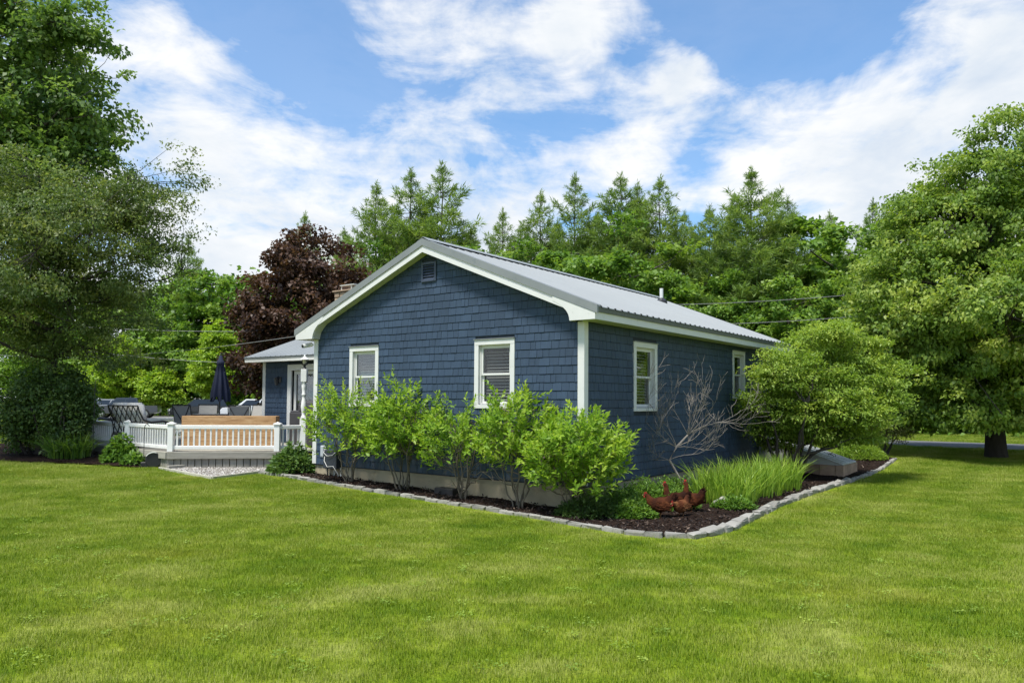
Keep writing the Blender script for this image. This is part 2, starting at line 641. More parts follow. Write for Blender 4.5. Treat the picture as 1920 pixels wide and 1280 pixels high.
# planting beds: outlines in the house frame
BED_EDGE = [(-0.62, 7.75), (-0.58, 6.9), (-0.66, 5.7), (-0.72, 4.3), (-0.76, 2.9), (-0.80, 1.6), (-0.86, 0.4), (-0.98, -0.7),
            (-1.02, -1.3), (-0.92, -1.8), (-0.62, -2.15), (0.05, -2.28), (1.2, -2.22), (2.8, -2.10), (4.5, -2.08), (6.5, -2.15),
            (8.3, -2.26), (10.3, -2.24), (12.2, -2.10), (14.0, -1.95)]
BED = BED_EDGE + [(14.4, 0.5), (9.3, 0.5), (9.3, 0.2), (0.2, 0.2), (0.2, 6.5), (0.4, 7.4)]


def mulch_mat():
    m, N, b = mat_base('bark_mulch')
    pos = N.n('ShaderNodeNewGeometry').outputs['Position']
    v = N.n('ShaderNodeTexVoronoi', ins={'Vector': pos, 'Scale': 38.0})
    v.inputs['Randomness'].default_value = 1
    ns = N.noise(pos, 9, 5, 0.65)
    c = N.ramp(v.outputs['Color'], [(0.0, (0.008, 0.005, 0.004)), (0.6, (0.020, 0.012, 0.009)), (1.0, (0.055, 0.034, 0.024))])
    c = N.mix(N.mapr(ns.outputs[0], 0.5, 0.75, 0, 0.5), c, (0.035, 0.022, 0.015))
    N.t.links.new(c, b.inputs['Base Color'])
    b.inputs['Roughness'].default_value = 0.95
    b.inputs['Specular IOR Level'].default_value = 0.08
    bp = N.n('ShaderNodeBump', ins={'Height': v.outputs['Distance'], 'Strength': 1.0, 'Distance': 0.03})
    N.t.links.new(bp.outputs[0], b.inputs['Normal'])
    return m


M_MULCH = mulch_mat()


def bed_sheet(name, poly_h, lift, mat, step=0.16, bumpy=0.02, seed=1):
    """sheet filling an outline given in the house frame, following the ground"""
    rng = np.random.default_rng(seed)
    bm = bmesh.new()
    vs = [bm.verts.new((x, y, 0)) for x, y in poly_h]
    f = bm.faces.new(vs)
    xs_ = [p[0] for p in poly_h]
    ys_ = [p[1] for p in poly_h]
    for axis, lo, hi in ((0, min(xs_), max(xs_)), (1, min(ys_), max(ys_))):
        k = lo + step
        while k < hi:
            no = (1, 0, 0) if axis == 0 else (0, 1, 0)
            co = (k, 0, 0) if axis == 0 else (0, k, 0)
            bmesh.ops.bisect_plane(bm, geom=list(bm.verts) + list(bm.edges) + list(bm.faces), plane_co=co, plane_no=no)
            k += step
    edge = {v for e in bm.edges if len(e.link_faces) == 1 for v in e.verts}
    for v in bm.verts:
        p = h2w(v.co.x, v.co.y)
        h = float(gz(p.x, p.y)) + lift + (0 if v in edge else float(rng.uniform(0, bumpy)))
        v.co = (p.x, p.y, h)
    bmesh.ops.recalc_face_normals(bm, faces=bm.faces)
    for f in bm.faces:
        if f.normal.z < 0:
            f.normal_flip()
        f.smooth = True
    me = bpy.data.meshes.new(name)
    bm.to_mesh(me)
    bm.free()
    o = link(name, me, mat)
    tag(o, kind='structure')
    return o


bed_sheet('mulch_bed', BED, 0.03, M_MULCH, 0.25, 0.04, 3)
LEFT_BED_W = [(-20, 21.5), (-20, 17.6), (-14.2, 17.35), (-11.7, 17.45), (-9.8, 17.2), (-8.6, 16.85), (-8.2, 16.75), (-8.0, 17.2), (-10.6, 19.4), (-11.2, 21.5)]
bed_sheet('hedge_bed', [w2h(x, y) for x, y in LEFT_BED_W], 0.03, M_MULCH, 0.4, 0.04, 4)
# ------------------------------------------------------------------ the house
HW, HL = 6.7236, 9.5           # gable width, length
SB, ST = 0.46, 3.10            # bottom of the shingles, soffit
COURSE = 0.139
RIDGE_Y, RIDGE_Z, EAVE_Z = 3.405, 4.81, 3.30
PITCH_R = (RIDGE_Z - EAVE_Z) / (RIDGE_Y + 0.37)
house = empty('house', HOUSE_O, HOUSE_A, 'navy blue shingled single-storey house with white trim and grey metal roof', 'house')


def wall_map(kind):
    """(s, z, n) on a wall face to house coordinates; n points outwards"""
    if kind == 'gable':
        return lambda s, z, n: (-n, s, z)
    if kind == 'side':
        return lambda s, z, n: (s, -n, z)
    if kind == 'wing':
        return lambda s, z, n: (2.5 - n, s, z)
    if kind == 'left':
        return lambda s, z, n: (s, HW + n, z)


def roof_under(y):
    """underside of the roof over the gable wall"""
    return RIDGE_Z - 0.13 - PITCH_R * abs(y - RIDGE_Y)


def clip(poly, a, b, c):
    """keep a*s + b*z <= c"""
    out = []
    for i in range(len(poly)):
        p, q = poly[i], poly[(i + 1) % len(poly)]
        dp, dq = a * p[0] + b * p[1] - c, a * q[0] + b * q[1] - c
        if dp <= 0:
            out.append(p)
        if dp * dq < 0:
            t = dp / (dp - dq)
            out.append((p[0] + (q[0] - p[0]) * t, p[1] + (q[1] - p[1]) * t))
    return out


# window openings (s0, s1, z0, z1), measured over the casing
WIN_GABLE = [(4.75, 5.61, 1.68, 2.892), (1.37, 2.265, 1.68, 2.892)]
WIN_SIDE = [(1.64, 2.555, 1.645, 2.886), (6.35, 7.12, 1.90, 3.0)]
DOOR_WING = (8.55, 11.06, 0.66, 2.77)
SIDE_DOOR = (8.75, 9.2, 1.3, 2.2)


def shingle_field(kind, s0, s1, z_top, holes, rng, rakes=None, zb=SB):
    """every shingle of one wall as (polygon, tint, proud)"""
    res = []
    z = zb
    k = 0
    while z < z_top - 0.01:
        s = s0
        zt = min(z + COURSE, z_top)
        first = True
        while s < s1 - 0.005:
            w = float(rng.choice([0.085, 0.105, 0.125, 0.15, 0.18, 0.215, 0.25], p=[.08, .14, .2, .2, .17, .13, .08]))
            if first:
                w *= 0.35 + 0.65 * rng.random()
                first = False
            e = min(s + w, s1)
            if s1 - e < 0.05:
                e = s1
            segs = [(s, e)]
            for h0, h1, hz0, hz1 in holes:
                ov = min(zt, hz1) - max(z, hz0)
                if ov > 0.4 * (zt - z):
                    ns_ = []
                    for a, b in segs:
                        if b <= h0 or a >= h1:
                            ns_.append((a, b))
                        else:
                            if a < h0 - 0.02:
                                ns_.append((a, h0 + 0.01))
                            if b > h1 + 0.02:
                                ns_.append((h1 - 0.01, b))
                    segs = ns_
            for a, b in segs:
                g = 0.0045 + 0.003 * rng.random()
                dz = float(rng.uniform(-0.002, 0.002)) if k else 0.0
                poly = [(a + g / 2, z + dz), (b - g / 2, z + dz), (b - g / 2, zt - 0.0075), (a + g / 2, zt - 0.0075)]
                if rakes:
                    for (ra, rb, rc) in rakes:
                        poly = clip(poly, ra, rb, rc) if len(poly) > 2 else poly
                if len(poly) > 2:
                    full = len(poly) == 4 and abs((poly[1][0] - poly[0][0]) - (b - a - g)) < 1e-6 and abs(poly[2][1] - zt + 0.0075) < 1e-6
                    res.append((poly, z + dz, zt - z, float(rng.random()), float(rng.uniform(0.019, 0.024)), full))
            s = e
        z += COURSE
        k += 1
    return res


def shingle_solid(poly, zb, h, t, fmap):
    """tapered slab: thick butt below, thin above"""
    n = len(poly)
    outer = []
    for s, z in poly:
        u = (z - zb) / COURSE
        outer.append(fmap(s, z, t + (0.012 - t) * min(max(u, 0), 1)))
    inner = [fmap(s, z, 0.0005) for s, z in poly]
    vs = outer + inner
    fs = [tuple(range(n))] + [(i, n + i, n + (i + 1) % n, (i + 1) % n) for i in range(n)]
    return vs, fs


rng = np.random.default_rng(11)
k_ = PITCH_R
rk = [(-k_, 1, RIDGE_Z - 0.12 - k_ * RIDGE_Y), (k_, 1, RIDGE_Z - 0.12 + k_ * RIDGE_Y)]
vent_hole = (3.21, 3.60, 4.04, 4.424)
ALLS = []
for kind, args in (('gable', (0.10, HW - 0.10, 4.75, WIN_GABLE + [vent_hole], rng, rk)),
                   ('side', (0.10, HL - 0.10, ST + 0.02, WIN_SIDE + [SIDE_DOOR], rng)),
                   ('wing', (HW + 0.02, 12.10, 2.86, [DOOR_WING], rng, None, 0.62)),
                   ('left', (0.10, 2.48, ST + 0.02, [], rng, None, 0.62))):
    fm = wall_map(kind)
    for q in shingle_field(kind, *args):
        poly = q[0]
        cs = sum(p[0] for p in poly) / len(poly)
        cz = sum(p[1] for p in poly) / len(poly)
        hp = fm(cs, cz, 0)
        wp = h2w(hp[0], hp[1], hp[2])
        d = math.sqrt(wp.x ** 2 + wp.y ** 2 + (wp.z - CAM_H) ** 2)
        size = (poly[1][0] - poly[0][0]) * COURSE * (0.62 if kind == 'side' else 0.8) / d ** 2
        seen = kind in ('gable', 'side') and cz > (1.75 if kind == 'gable' else 1.35) and q[5]
        ALLS.append((size if seen else 0, kind, q))
order = sorted(range(len(ALLS)), key=lambda i: -ALLS[i][0])
single = set(order[:300])
cache = {}
rv, rf, rt = [], [], []
for i, (sz, kind, q) in enumerate(ALLS):
    poly, zb, h, tint, t, full = q
    fm = wall_map(kind)
    if i in single:
        w = round((poly[1][0] - poly[0][0]) / 0.005) * 0.005
        ti = int(tint * 4)
        key = (kind, w, ti)
        if key not in cache:
            g0 = wall_map(kind)
            base = g0(0, 0, 0)
            vs, fs = shingle_solid([(0, 0), (w, 0), (w, COURSE - 0.0075), (0, COURSE - 0.0075)], 0, h, 0.019 + 0.0014 * ti, lambda s, z, n: tuple(a - b for a, b in zip(g0(s, z, n), base)))
            m_ = MB().add(vs, fs).mesh('shingle')
            a = m_.attributes.new('tint', 'FLOAT', 'POINT')
            a.data.foreach_set('value', np.full(len(m_.vertices), (ti + 0.5) / 4, dtype=np.float32))
            m_.materials.append(M_SHINGLE)
            cache[key] = m_
        o = link('shingle', cache[key], None, house, fm(poly[0][0], poly[0][1], 0))
    else:
        vs, fs = shingle_solid(poly, zb, h, t, fm)
        b = len(rv)
        rv += vs
        rf += [tuple(b + j for j in f) for f in fs]
        rt += [tint] * len(vs)
me = bpy.data.meshes.new('shingles')
me.from_pydata(rv, [], rf)
bm = bmesh.new()
bm.from_mesh(me)
bmesh.ops.recalc_face_normals(bm, faces=bm.faces)
bm.to_mesh(me)
bm.free()
a = me.attributes.new('tint', 'FLOAT', 'POINT')
a.data.foreach_set('value', np.array(rt, dtype=np.float32))
tag(link('shingles', me, M_SHINGLE, house), kind='stuff')


def wall_with_holes(name, kind, s0, s1, z0, z1, holes, thick, mat, gable=False):
    """wall slab built from upright strips so that the openings are real holes"""
    fm = wall_map(kind)
    mb = MB()
    cuts = sorted({s0, s1} | {h[0] + 0.07 for h in holes} | {h[1] - 0.07 for h in holes})
    for a, b in zip(cuts[:-1], cuts[1:]):
        hs = sorted([h for h in holes if h[0] + 0.07 <= a + 1e-6 and h[1] - 0.07 >= b - 1e-6], key=lambda h: h[2])
        z = z0
        spans = []
        for h in hs:
            spans.append((z, h[2] + 0.07))
            z = h[3] - 0.07
        spans.append((z, None))
        for lo, hi in spans:
            if hi is None and gable:
                pts = [(a, lo), (b, lo), (b, roof_under(b) - 0.02)]
                if a < RIDGE_Y < b:
                    pts.append((RIDGE_Y, roof_under(RIDGE_Y) - 0.02))
                pts.append((a, roof_under(a) - 0.02))
            else:
                hi_ = z1 if hi is None else hi
                pts = [(a, lo), (b, lo), (b, hi_), (a, hi_)]
            p3 = [fm(s, z_, 0) for s, z_ in pts]
            q3 = Vector(fm(0, 0, -thick)) - Vector(fm(0, 0, 0))
            mb.prism(p3, q3)
    return mb.build(name, mat, house)


wall_with_holes('gable_wall', 'gable', 0.0, HW, SB - 0.02, 4.75, WIN_GABLE, 0.12, M_SHEATH, True)
wall_with_holes('side_wall', 'side', 0.122, HL, SB - 0.02, ST + 0.1, WIN_SIDE + [SIDE_DOOR], 0.12, M_SHEATH)
MB().box(HL, HL + 0.1, 0.12, HW - 0.12, 0.1, ST + 0.4).build('far_wall', M_SHEATH, house)
MB().box(0.122, HL, HW - 0.12, HW, SB - 0.02, ST + 0.1).build('left_wall', M_SHEATH, house)
# concrete foundation, set back under the shingles
MB().box(0.02, HL - 0.02, 0.02, HW - 0.02, -0.4, SB - 0.022).build('foundation', M_CONC, house)
# corner boards
for (sx0, sx1, sy0, sy1, zt) in ((-0.030, -0.004, -0.030, 0.095, 3.10), (-0.004, 0.095, -0.030, -0.004, 3.10), (-0.030, -0.004, HW - 0.095, HW + 0.03, 3.10),
                                 (-0.004, 0.095, HW + 0.004, HW + 0.03, 3.10), (HL - 0.095, HL + 0.03, -0.030, -0.004, 3.10)):
    MB().box(sx0, sx1, sy0, sy1, SB + 0.005, zt).build('corner_board', M_WHITE, house, bevel=0.003)


def window(kind, s0, s1, z0, z1, n_slats=13, tilt=0.2, casing=0.095, thin=False, half=False):
    fm = wall_map(kind)
    wnd = empty('window', parent=house)
    ax = 'y' if kind in ('gable', 'wing') else 'x'

    def bx(sa, sb, za, zb, na, nb, mb=None):
        mb = mb or MB()
        p, q = fm(sa, za, na), fm(sb, zb, nb)
        return mb.box(min(p[0], q[0]), max(p[0], q[0]), min(p[1], q[1]), max(p[1], q[1]), min(p[2], q[2]), max(p[2], q[2]))
    c = casing
    # casing boards around the opening, head with a drip cap
    bx(s0, s0 + c, z0, z1 - c, -0.02, 0.032).build('casing', M_WHITE, wnd, bevel=0.003)
    bx(s1 - c, s1, z0, z1 - c, -0.02, 0.032).build('casing', M_WHITE, wnd, bevel=0.003)
    bx(s0, s1, z1 - c + 0.001, z1, -0.02, 0.034).build('head_casing', M_WHITE, wnd, bevel=0.003)
    bx(s0 - 0.012, s1 + 0.012, z1 + 0.001, z1 + 0.014, -0.002, 0.052).build('drip_cap', M_TRIMGREY, wnd)
    bx(s0 + c + .001, s1 - c - .001, z0, z0 + 0.062, -0.05, 0.046).build('sill', M_WHITE, wnd, bevel=0.004)
    i0, i1, j0, j1 = s0 + c, s1 - c, z0 + 0.064, z1 - c
    # jamb lining
    jb = MB()
    bx(i0, i0 + 0.022, j0, j1, -0.115, -0.021, jb)
    bx(i1 - 0.022, i1, j0, j1, -0.115, -0.021, jb)
    bx(i0 + .0221, i1 - 0.0221, j1 - 0.022, j1, -0.115, -0.021, jb)
    bx(i0 + .0221, i1 - 0.0221, j0, j0 + 0.022, -0.115, -0.021, jb)
    jb.build('jamb', M_VINYL, wnd)
    i0 += 0.0225
    i1 -= 0.0225
    j0 += 0.0225
    j1 -= 0.0225
    mid = (j0 + j1) / 2 + 0.01
    r = 0.038
    for nm, a, b, na, nb in (('upper_sash', mid - 0.018, j1, -0.060, -0.032), ('lower_sash', j0, mid + 0.018, -0.092, -0.062)):
        sb = MB()
        bx(i0, i0 + r, a, b, na, nb, sb)
        bx(i1 - r, i1, a, b, na, nb, sb)
        bx(i0 + r + .0005, i1 - r - .0005, a, a + r, na, nb, sb)
        bx(i0 + r + .0005, i1 - r - .0005, b - r, b, na, nb, sb)
        sb.build(nm, M_VINYL, wnd, bevel=0.0025)
        nm_ = (na + nb) / 2
        bx(i0 + r - .004, i1 - r + .004, a + r - .004, b - r + .004, nm_ - 0.002, nm_ + 0.002).build('pane', M_GLASS, wnd)
    # dark room behind
    room = MB()
    p = [fm(s, z, -0.122) for s, z in ((i0 - .02, j0 - .02), (i1 + .02, j0 - .02), (i1 + .02, j1 + .02), (i0 - .02, j1 + .02))]
    q = [fm(s, z, -0.75) for s, z in ((i0 - .02, j0 - .02), (i1 + .02, j0 - .02), (i1 + .02, j1 + .02), (i0 - .02, j1 + .02))]
    room.add(p + q, [(4, 5, 6, 7), (0, 1, 5, 4), (1, 2, 6, 5), (2, 3, 7, 6), (3, 0, 4, 7)])
    room.build('room', M_DARK, wnd)
    # slats of the blind
    n_all = max(4, int((j1 - j0 - 0.05) / 0.056)) if n_slats else 0
    key = (kind, round(i1 - i0, 3), tilt)
    if n_all:
        mb = MB()
        w = 0.044
        ca, sa = math.cos(tilt) * w / 2, math.sin(tilt) * w / 2
        L = i1 - i0 - 0.04
        o0 = Vector(fm(0, 0, 0))
        vs = [Vector(fm(s, sg * sa, sg * -ca)) - o0 for s in (0, L) for sg in (-1, 1)]
        th = Vector((0, 0, 0.003))
        mb.add([v for v in vs] + [v + th for v in vs], [(0, 1, 3, 2), (4, 6, 7, 5), (0, 4, 5, 1), (2, 3, 7, 6), (0, 2, 6, 4), (1, 5, 7, 3)])
        m_ = mb.mesh('slat')
        m_.materials.append(M_BLIND)
        for q_ in range(n_all):
            zz = j1 - 0.04 - q_ * 0.056
            if half and zz < mid + 0.0:
                break
            link('slat', m_, None, wnd, fm(i0 + 0.02, zz, -0.150))
    return wnd


for i, wdw in enumerate(WIN_GABLE):
    window('gable', *wdw, tilt=0.62)
window('side', *WIN_SIDE[0], tilt=0.62)
window('side', *WIN_SIDE[1], tilt=0.9, n_slats=0, casing=0.085)
# small white window at the far end of the side wall
window('side', *SIDE_DOOR, n_slats=0, casing=0.07)

# louvred gable vent
v0, v1, vz0, vz1 = 3.215, 3.595, 4.045, 4.42
vent = empty('gable_vent', parent=house)
fr = MB()
fr.box(-0.04, -0.002, v0, v0 + 0.045, vz0, vz1).box(-0.04, -0.002, v1 - 0.045, v1, vz0, vz1)
fr.box(-0.04, -0.002, v0 + .0452, v1 - .0452, vz1 - 0.045, vz1).box(-0.046, -0.002, v0 + .0452, v1 - .0452, vz0, vz0 + 0.045)
fr.build('frame', M_VENTB, vent, bevel=0.003)
MB().box(-0.004, -0.001, v0 + 0.04, v1 - 0.04, vz0 + 0.04, vz1 - 0.04).build('backing', M_BLACK, vent)
for i in range(6):
    z = vz0 + 0.062 + i * 0.050
    MB().bar((-0.022, v0 + 0.046, z), (-0.022, v1 - 0.046, z), 0.006, 0.044, (0.75, 0, 1)).build('louvre', M_VENTB, vent)

# ---- roof
X0, X1 = -0.20, 9.68
EY = -0.37
EYL = 2 * RIDGE_Y - EY


def rz_(y):
    return RIDGE_Z - PITCH_R * abs(y - RIDGE_Y)


roof = empty('roof', parent=house)


def roof_panel(xa, xb, sgn, parent, ridge_y, ridge_z, eave_y, eave_z, axis='x'):
    """ribbed metal sheet from eave to ridge; ribs every 23 cm"""
    prof = []
    n = max(1, round((xb - xa) / 0.2286))
    st = (xb - xa) / n
    for i in range(n):
        a = xa + i * st
        prof += [(a, 0.0), (a + st * 0.38, 0.0), (a + st * 0.43, 0.012), (a + st * 0.52, 0.012), (a + st * 0.57, 0.0)]
    prof.append((xb, 0.0))
    vs, fs = [], []
    for (s, h) in prof:
        for (yy, zz) in ((eave_y, eave_z), (ridge_y, ridge_z)):
            p = (s, yy, zz + h) if axis == 'x' else (yy, s, zz + h)
            vs.append(p)
    m = len(prof)
    for i in range(m - 1):
        fs.append((2 * i, 2 * i + 2, 2 * i + 3, 2 * i + 1))
    b = len(vs)
    vs += [(v[0], v[1], v[2] - 0.012) for v in vs]
    fs += [(b + 2 * i, b + 2 * i + 1, b + 2 * i + 3, b + 2 * i + 2) for i in range(m - 1)]
    fs += [(2 * i, b + 2 * i, b + 2 * i + 2, 2 * i + 2) for i in range(m - 1)]
    fs += [(0, 1, b + 1, b), (2 * m - 2, b + 2 * m - 2, b + 2 * m - 1, 2 * m - 1)]
    return MB().add(vs, fs).build('roof_panel', M_ROOF, parent)


npan = 11
for sg in (1, -1):
    ey = EY if sg == 1 else EYL
    for i in range(npan):
        a = X0 + 0.02 + (X1 - X0 - 0.04) * i / npan
        b = X0 + 0.02 + (X1 - X0 - 0.04) * (i + 1) / npan - 0.002
        roof_panel(a, b, sg, roof, RIDGE_Y, RIDGE_Z, ey, EAVE_Z)
# roof deck under the panels
MB().prism([(X0 + 0.03, EY + 0.02, EAVE_Z - 0.075), (X0 + 0.03, RIDGE_Y, RIDGE_Z - 0.075), (X0 + 0.03, EYL - 0.02, EAVE_Z - 0.075),
            (X0 + 0.03, EYL - 0.02, EAVE_Z - 0.014), (X0 + 0.03, RIDGE_Y, RIDGE_Z - 0.014), (X0 + 0.03, EY + 0.02, EAVE_Z - 0.014)], (X1 - X0 - 0.06, 0, 0)).build('roof_deck', M_CREAM, roof)
# ridge cap with black blocks standing in for shade in the gaps below it
cap = MB()
for s in (-1, 1):
    cap.add([(X0 - 0.01, RIDGE_Y, RIDGE_Z + 0.052), (X1 + 0.01, RIDGE_Y, RIDGE_Z + 0.052), (X1 + 0.01, RIDGE_Y + s * 0.16, RIDGE_Z + 0.022 - 0.16 * PITCH_R + 0.012), (X0 - 0.01, RIDGE_Y + s * 0.16, RIDGE_Z + 0.022 - 0.16 * PITCH_R + 0.012)], [(0, 1, 2, 3)])
co = cap.build('ridge_cap', M_ROOF, roof)
sm = co.modifiers.new('thick', 'SOLIDIFY')
sm.thickness = 0.006
gap_shade = MB()
for i in range(44):
    x = X0 + 0.03 + i * 0.2245
    for s in (-1, 1):
        gap_shade.box(x + 0.02, x + 0.085, RIDGE_Y + s * 0.15 - 0.012, RIDGE_Y + s * 0.15 + 0.012, RIDGE_Z - 0.15 * PITCH_R + 0.002, RIDGE_Z - 0.15 * PITCH_R + 0.024)
tag(gap_shade.build('ridge_gap_shade', M_BLACK, roof), kind='stuff')


def rake_piece(name, mat, xa, xb, top, bot, y_in, y_out, sgn, parent=roof):
    """board following the roof slope, top and bottom given as drops below the roof surface"""
    pts = [(xa, y_in, rz_(y_in) - top), (xa, y_out, rz_(y_out) - top), (xa, y_out, rz_(y_out) - bot), (xa, y_in, rz_(y_in) - bot)]
    return MB().prism(pts, (xb - xa, 0, 0)).build(name, mat, parent)


for sgn, yo in ((1, EY - 0.012), (-1, EYL + 0.012)):
    rake_piece('rake_trim', M_TRIMGREY, X0 - 0.022, X0 + 0.02, -0.024, 0.105, RIDGE_Y + 0.0005 * -sgn, yo, sgn)
    rake_piece('rake_trim', M_TRIMGREY, X0 + 0.0205, X0 + 0.10, -0.030, -0.021, RIDGE_Y + 0.0005 * -sgn, yo, sgn)
    # white rake board in two steps
    rake_piece('rake_board', M_WHITE, X0 + 0.002, X0 + 0.018, 0.106, 0.150, RIDGE_Y + 0.0005 * -sgn, yo + sgn * 0.04, sgn)
    rake_piece('rake_board', M_WHITE, X0 - 0.012, X0 + 0.018, 0.151, 0.232, RIDGE_Y + 0.0005 * -sgn, yo + sgn * 0.50, sgn)
    # boards of the sloping soffit, seen from below
    nb_ = 3
    for i in range(nb_):
        xa = X0 + 0.019 + (0.175) * i / nb_
        rake_piece('soffit_board', M_CREAM, xa, xa + 0.175 / nb_ - 0.003, 0.196 + 0.001 * i, 0.215 + 0.001 * i, RIDGE_Y + 0.0005 * -sgn, yo + sgn * 0.42, sgn)

# boxed eave returns with the curved inner corner, and the flat eave soffit and fascia
for sgn, ye, yw in ((1, EY + 0.03, 0.0), (-1, EYL - 0.03, HW)):
    y_in = yw + sgn * 0.135
    pts = [(ye, 3.10), (y_in, 3.10)]
    r0 = 0.17
    top_y = y_in + sgn * 0.33
    tz = rz_(top_y) - 0.19
    for i in range(1, 9):
        t = i / 8
        # quadratic curve from the foot of the return up along the rake
        p0, p1, p2 = (y_in, 3.10), (y_in, 3.10 + 0.20), (top_y, tz)
        pts.append(((1 - t) ** 2 * p0[0] + 2 * t * (1 - t) * p1[0] + t * t * p2[0], (1 - t) ** 2 * p0[1] + 2 * t * (1 - t) * p1[1] + t * t * p2[1]))
    pts.append((top_y, rz_(top_y) - 0.108))
    pts.append((ye, rz_(ye) - 0.108))
    MB().prism([(X0 - 0.015, y, z) for y, z in pts], (0.03, 0, 0)).build('eave_return', M_WHITE, roof)
    # curved cheek behind the return board
    back = pts[1:10]
    ck = MB()
    n = len(back)
    ck.add([(X0 + 0.0155, y, z) for y, z in back] + [(-0.018, y, z) for y, z in back], [(i, i + 1, n + i + 1, n + i) for i in range(n - 1)])
    cko = ck.build('return_cheek', M_CREAM, roof)
    sm = cko.modifiers.new('thick', 'SOLIDIFY')
    sm.thickness = 0.012
    # eave fascia, drip edge and soffit
    f0, f1 = sorted((ye, ye + sgn * 0.022))
    MB().box(X0 + 0.0155, X1 - 0.03, f0, f1, 3.10, rz_(ye) - 0.085).build('eave_fascia', M_WHITE, roof)
    d0_, d1_ = sorted((ye - sgn * 0.001, ye - sgn * 0.022))
    MB().box(X0 + 0.022, X1 - 0.02, d0_, d1_, 3.215, rz_(ye) - 0.030).build('drip_edge', M_DRIP, roof)
    f0, f1 = sorted((ye + sgn * 0.0225, yw - sgn * 0.005))
    for i in range(3):
        a = f0 + (f1 - f0) * i / 3
        MB().box(X0 + 0.0155, X1 - 0.04, a, a + (f1 - f0) / 3 - 0.003, 3.102, 3.116).build('eave_soffit_board', M_CREAM, roof)
    # rib ends standing over the drip edge
    ends = MB()
    for i in range(44):
        x = X0 + 0.02 + 0.2236 * (i + 0.475)
        ends.box(x - 0.02, x + 0.02, *sorted((EY - 0.004 if sgn == 1 else EYL + 0.004, EY + 0.02 if sgn == 1 else EYL - 0.02)), EAVE_Z - 0.004, EAVE_Z + 0.017)
    tag(ends.build('rib_ends', M_BLACK, roof), kind='stuff')

# plumbing vent on the roof and its boot
pv = empty('vent_pipe', (0, 0, 0), 0, parent=house)
vy = 2.62
vx = 8.15
MB().lathe([(0.048, -0.05), (0.048, 0.36), (0.040, 0.36), (0.040, 0.30)], 12, (vx, vy, rz_(vy))).build('pipe', M_VINYL, pv, smooth=False)
MB().lathe([(0.16, -0.05), (0.15, 0.02), (0.065, 0.10), (0.055, 0.10)], 12, (vx, vy, rz_(vy))).build('boot', M_BLACK, pv)

# ---- the lower wing at the back left
WX = 2.5
MB().box(WX + 0.002, WX + 0.12, HW + 0.002, 8.58, 0.3, 2.90).box(WX + 0.002, WX + 0.12, 8.5802, 11.03, 2.74, 2.90).box(WX + 0.002, WX + 0.12, 11.0302, 12.2, 0.3, 2.90).build('wing_wall', M_SHEATH, house)
MB().box(WX + 0.1202, 7.2, 12.08, 12.2, 0.3, 2.90).build('wing_end_wall', M_SHINGLE, house)
MB().box(WX - 0.03, WX - 0.004, 12.1, 12.23, 0.66, 2.89).build('corner_board', M_WHITE, house, bevel=0.003)
wr = empty('wing_roof', parent=house)
wx0, wz0, wxr = 2.08, 2.99, 4.9
wzr = wz0 + 0.36 * (wxr - wx0)
nw = 6
for i in range(nw):
    a = HW + 0.40 + (12.58 - HW - 0.40) * i / nw
    b = HW + 0.40 + (12.58 - HW - 0.40) * (i + 1) / nw - 0.002
    roof_panel(a, b, 1, wr, wxr, wzr, wx0, wz0, 'y')
    roof_panel(a, b, 1, wr, wxr, wzr, 2 * wxr - wx0, wz0, 'y')
MB().box(wx0 + 0.012, wx0 + 0.035, HW + 0.42, 12.56, 2.93, wz0 - 0.015).build('drip_edge', M_TRIMGREY, wr)
MB().box(wx0 + 0.02, wx0 + 0.045, HW + 0.42, 12.55, 2.85, 2.928).build('eave_fascia', M_WHITE, wr)
MB().box(wx0 + 0.046, WX - 0.02, HW + 0.42, 12.54, 2.862, 2.878).build('eave_soffit_board', M_CREAM, wr)
MB().prism([(wx0 + 0.03, 12.545, wz0 - 0.13), (wxr, 12.545, wzr - 0.13), (wxr, 12.545, wzr - 0.016), (wx0 + 0.03, 12.545, wz0 - 0.016)], (0, 0.025, 0)).build('rake_board', M_WHITE, wr)
MB().prism([(wx0 + 0.05, HW + 0.43, wz0 - 0.10), (wxr, HW + 0.43, wzr - 0.10), (2 * wxr - wx0 - 0.05, HW + 0.43, wz0 - 0.10), (2 * wxr - wx0 - 0.05, HW + 0.43, wz0 - 0.03), (wxr, HW + 0.43, wzr - 0.03), (wx0 + 0.05, HW + 0.43, wz0 - 0.03)], (0, 12.54 - HW - 0.43, 0)).build('roof_deck', M_CREAM, wr)
# patio door
pd = empty('patio_door', parent=house)
s0, s1, z0, z1 = DOOR_WING
MB().box(WX - 0.05, WX - 0.001, s0, s0 + 0.16, z0, z1).box(WX - 0.05, WX - 0.001, s1 - 0.16, s1, z0, z1).box(WX - 0.052, WX - 0.001, s0 + .1602, s1 - .1602, z1 - 0.16, z1).build('door_casing', M_WHITE, pd, bevel=0.004)
for a, b, n0 in ((s0 + 0.165, (s0 + s1) / 2 + 0.05, 0.010), ((s0 + s1) / 2 - 0.05, s1 - 0.165, 0.05)):
    p = MB()
    p.box(WX + n0, WX + n0 + 0.035, a, a + 0.10, z0, z1 - 0.165).box(WX + n0, WX + n0 + 0.035, b - 0.10, b, z0, z1 - 0.165)
    p.box(WX + n0, WX + n0 + 0.035, a + .1002, b - .1002, z0, z0 + 0.16).box(WX + n0, WX + n0 + 0.035, a + .1002, b - .1002, z1 - 0.265, z1 - 0.165)
    d_ = p.build('door_panel', M_VINYL, pd, bevel=0.003)
    MB().box(WX + n0 + 0.015, WX + n0 + 0.021, a + 0.095, b - 0.095, z0 + 0.155, z1 - 0.26).build('pane', M_GLASS, pd)
rm = MB()
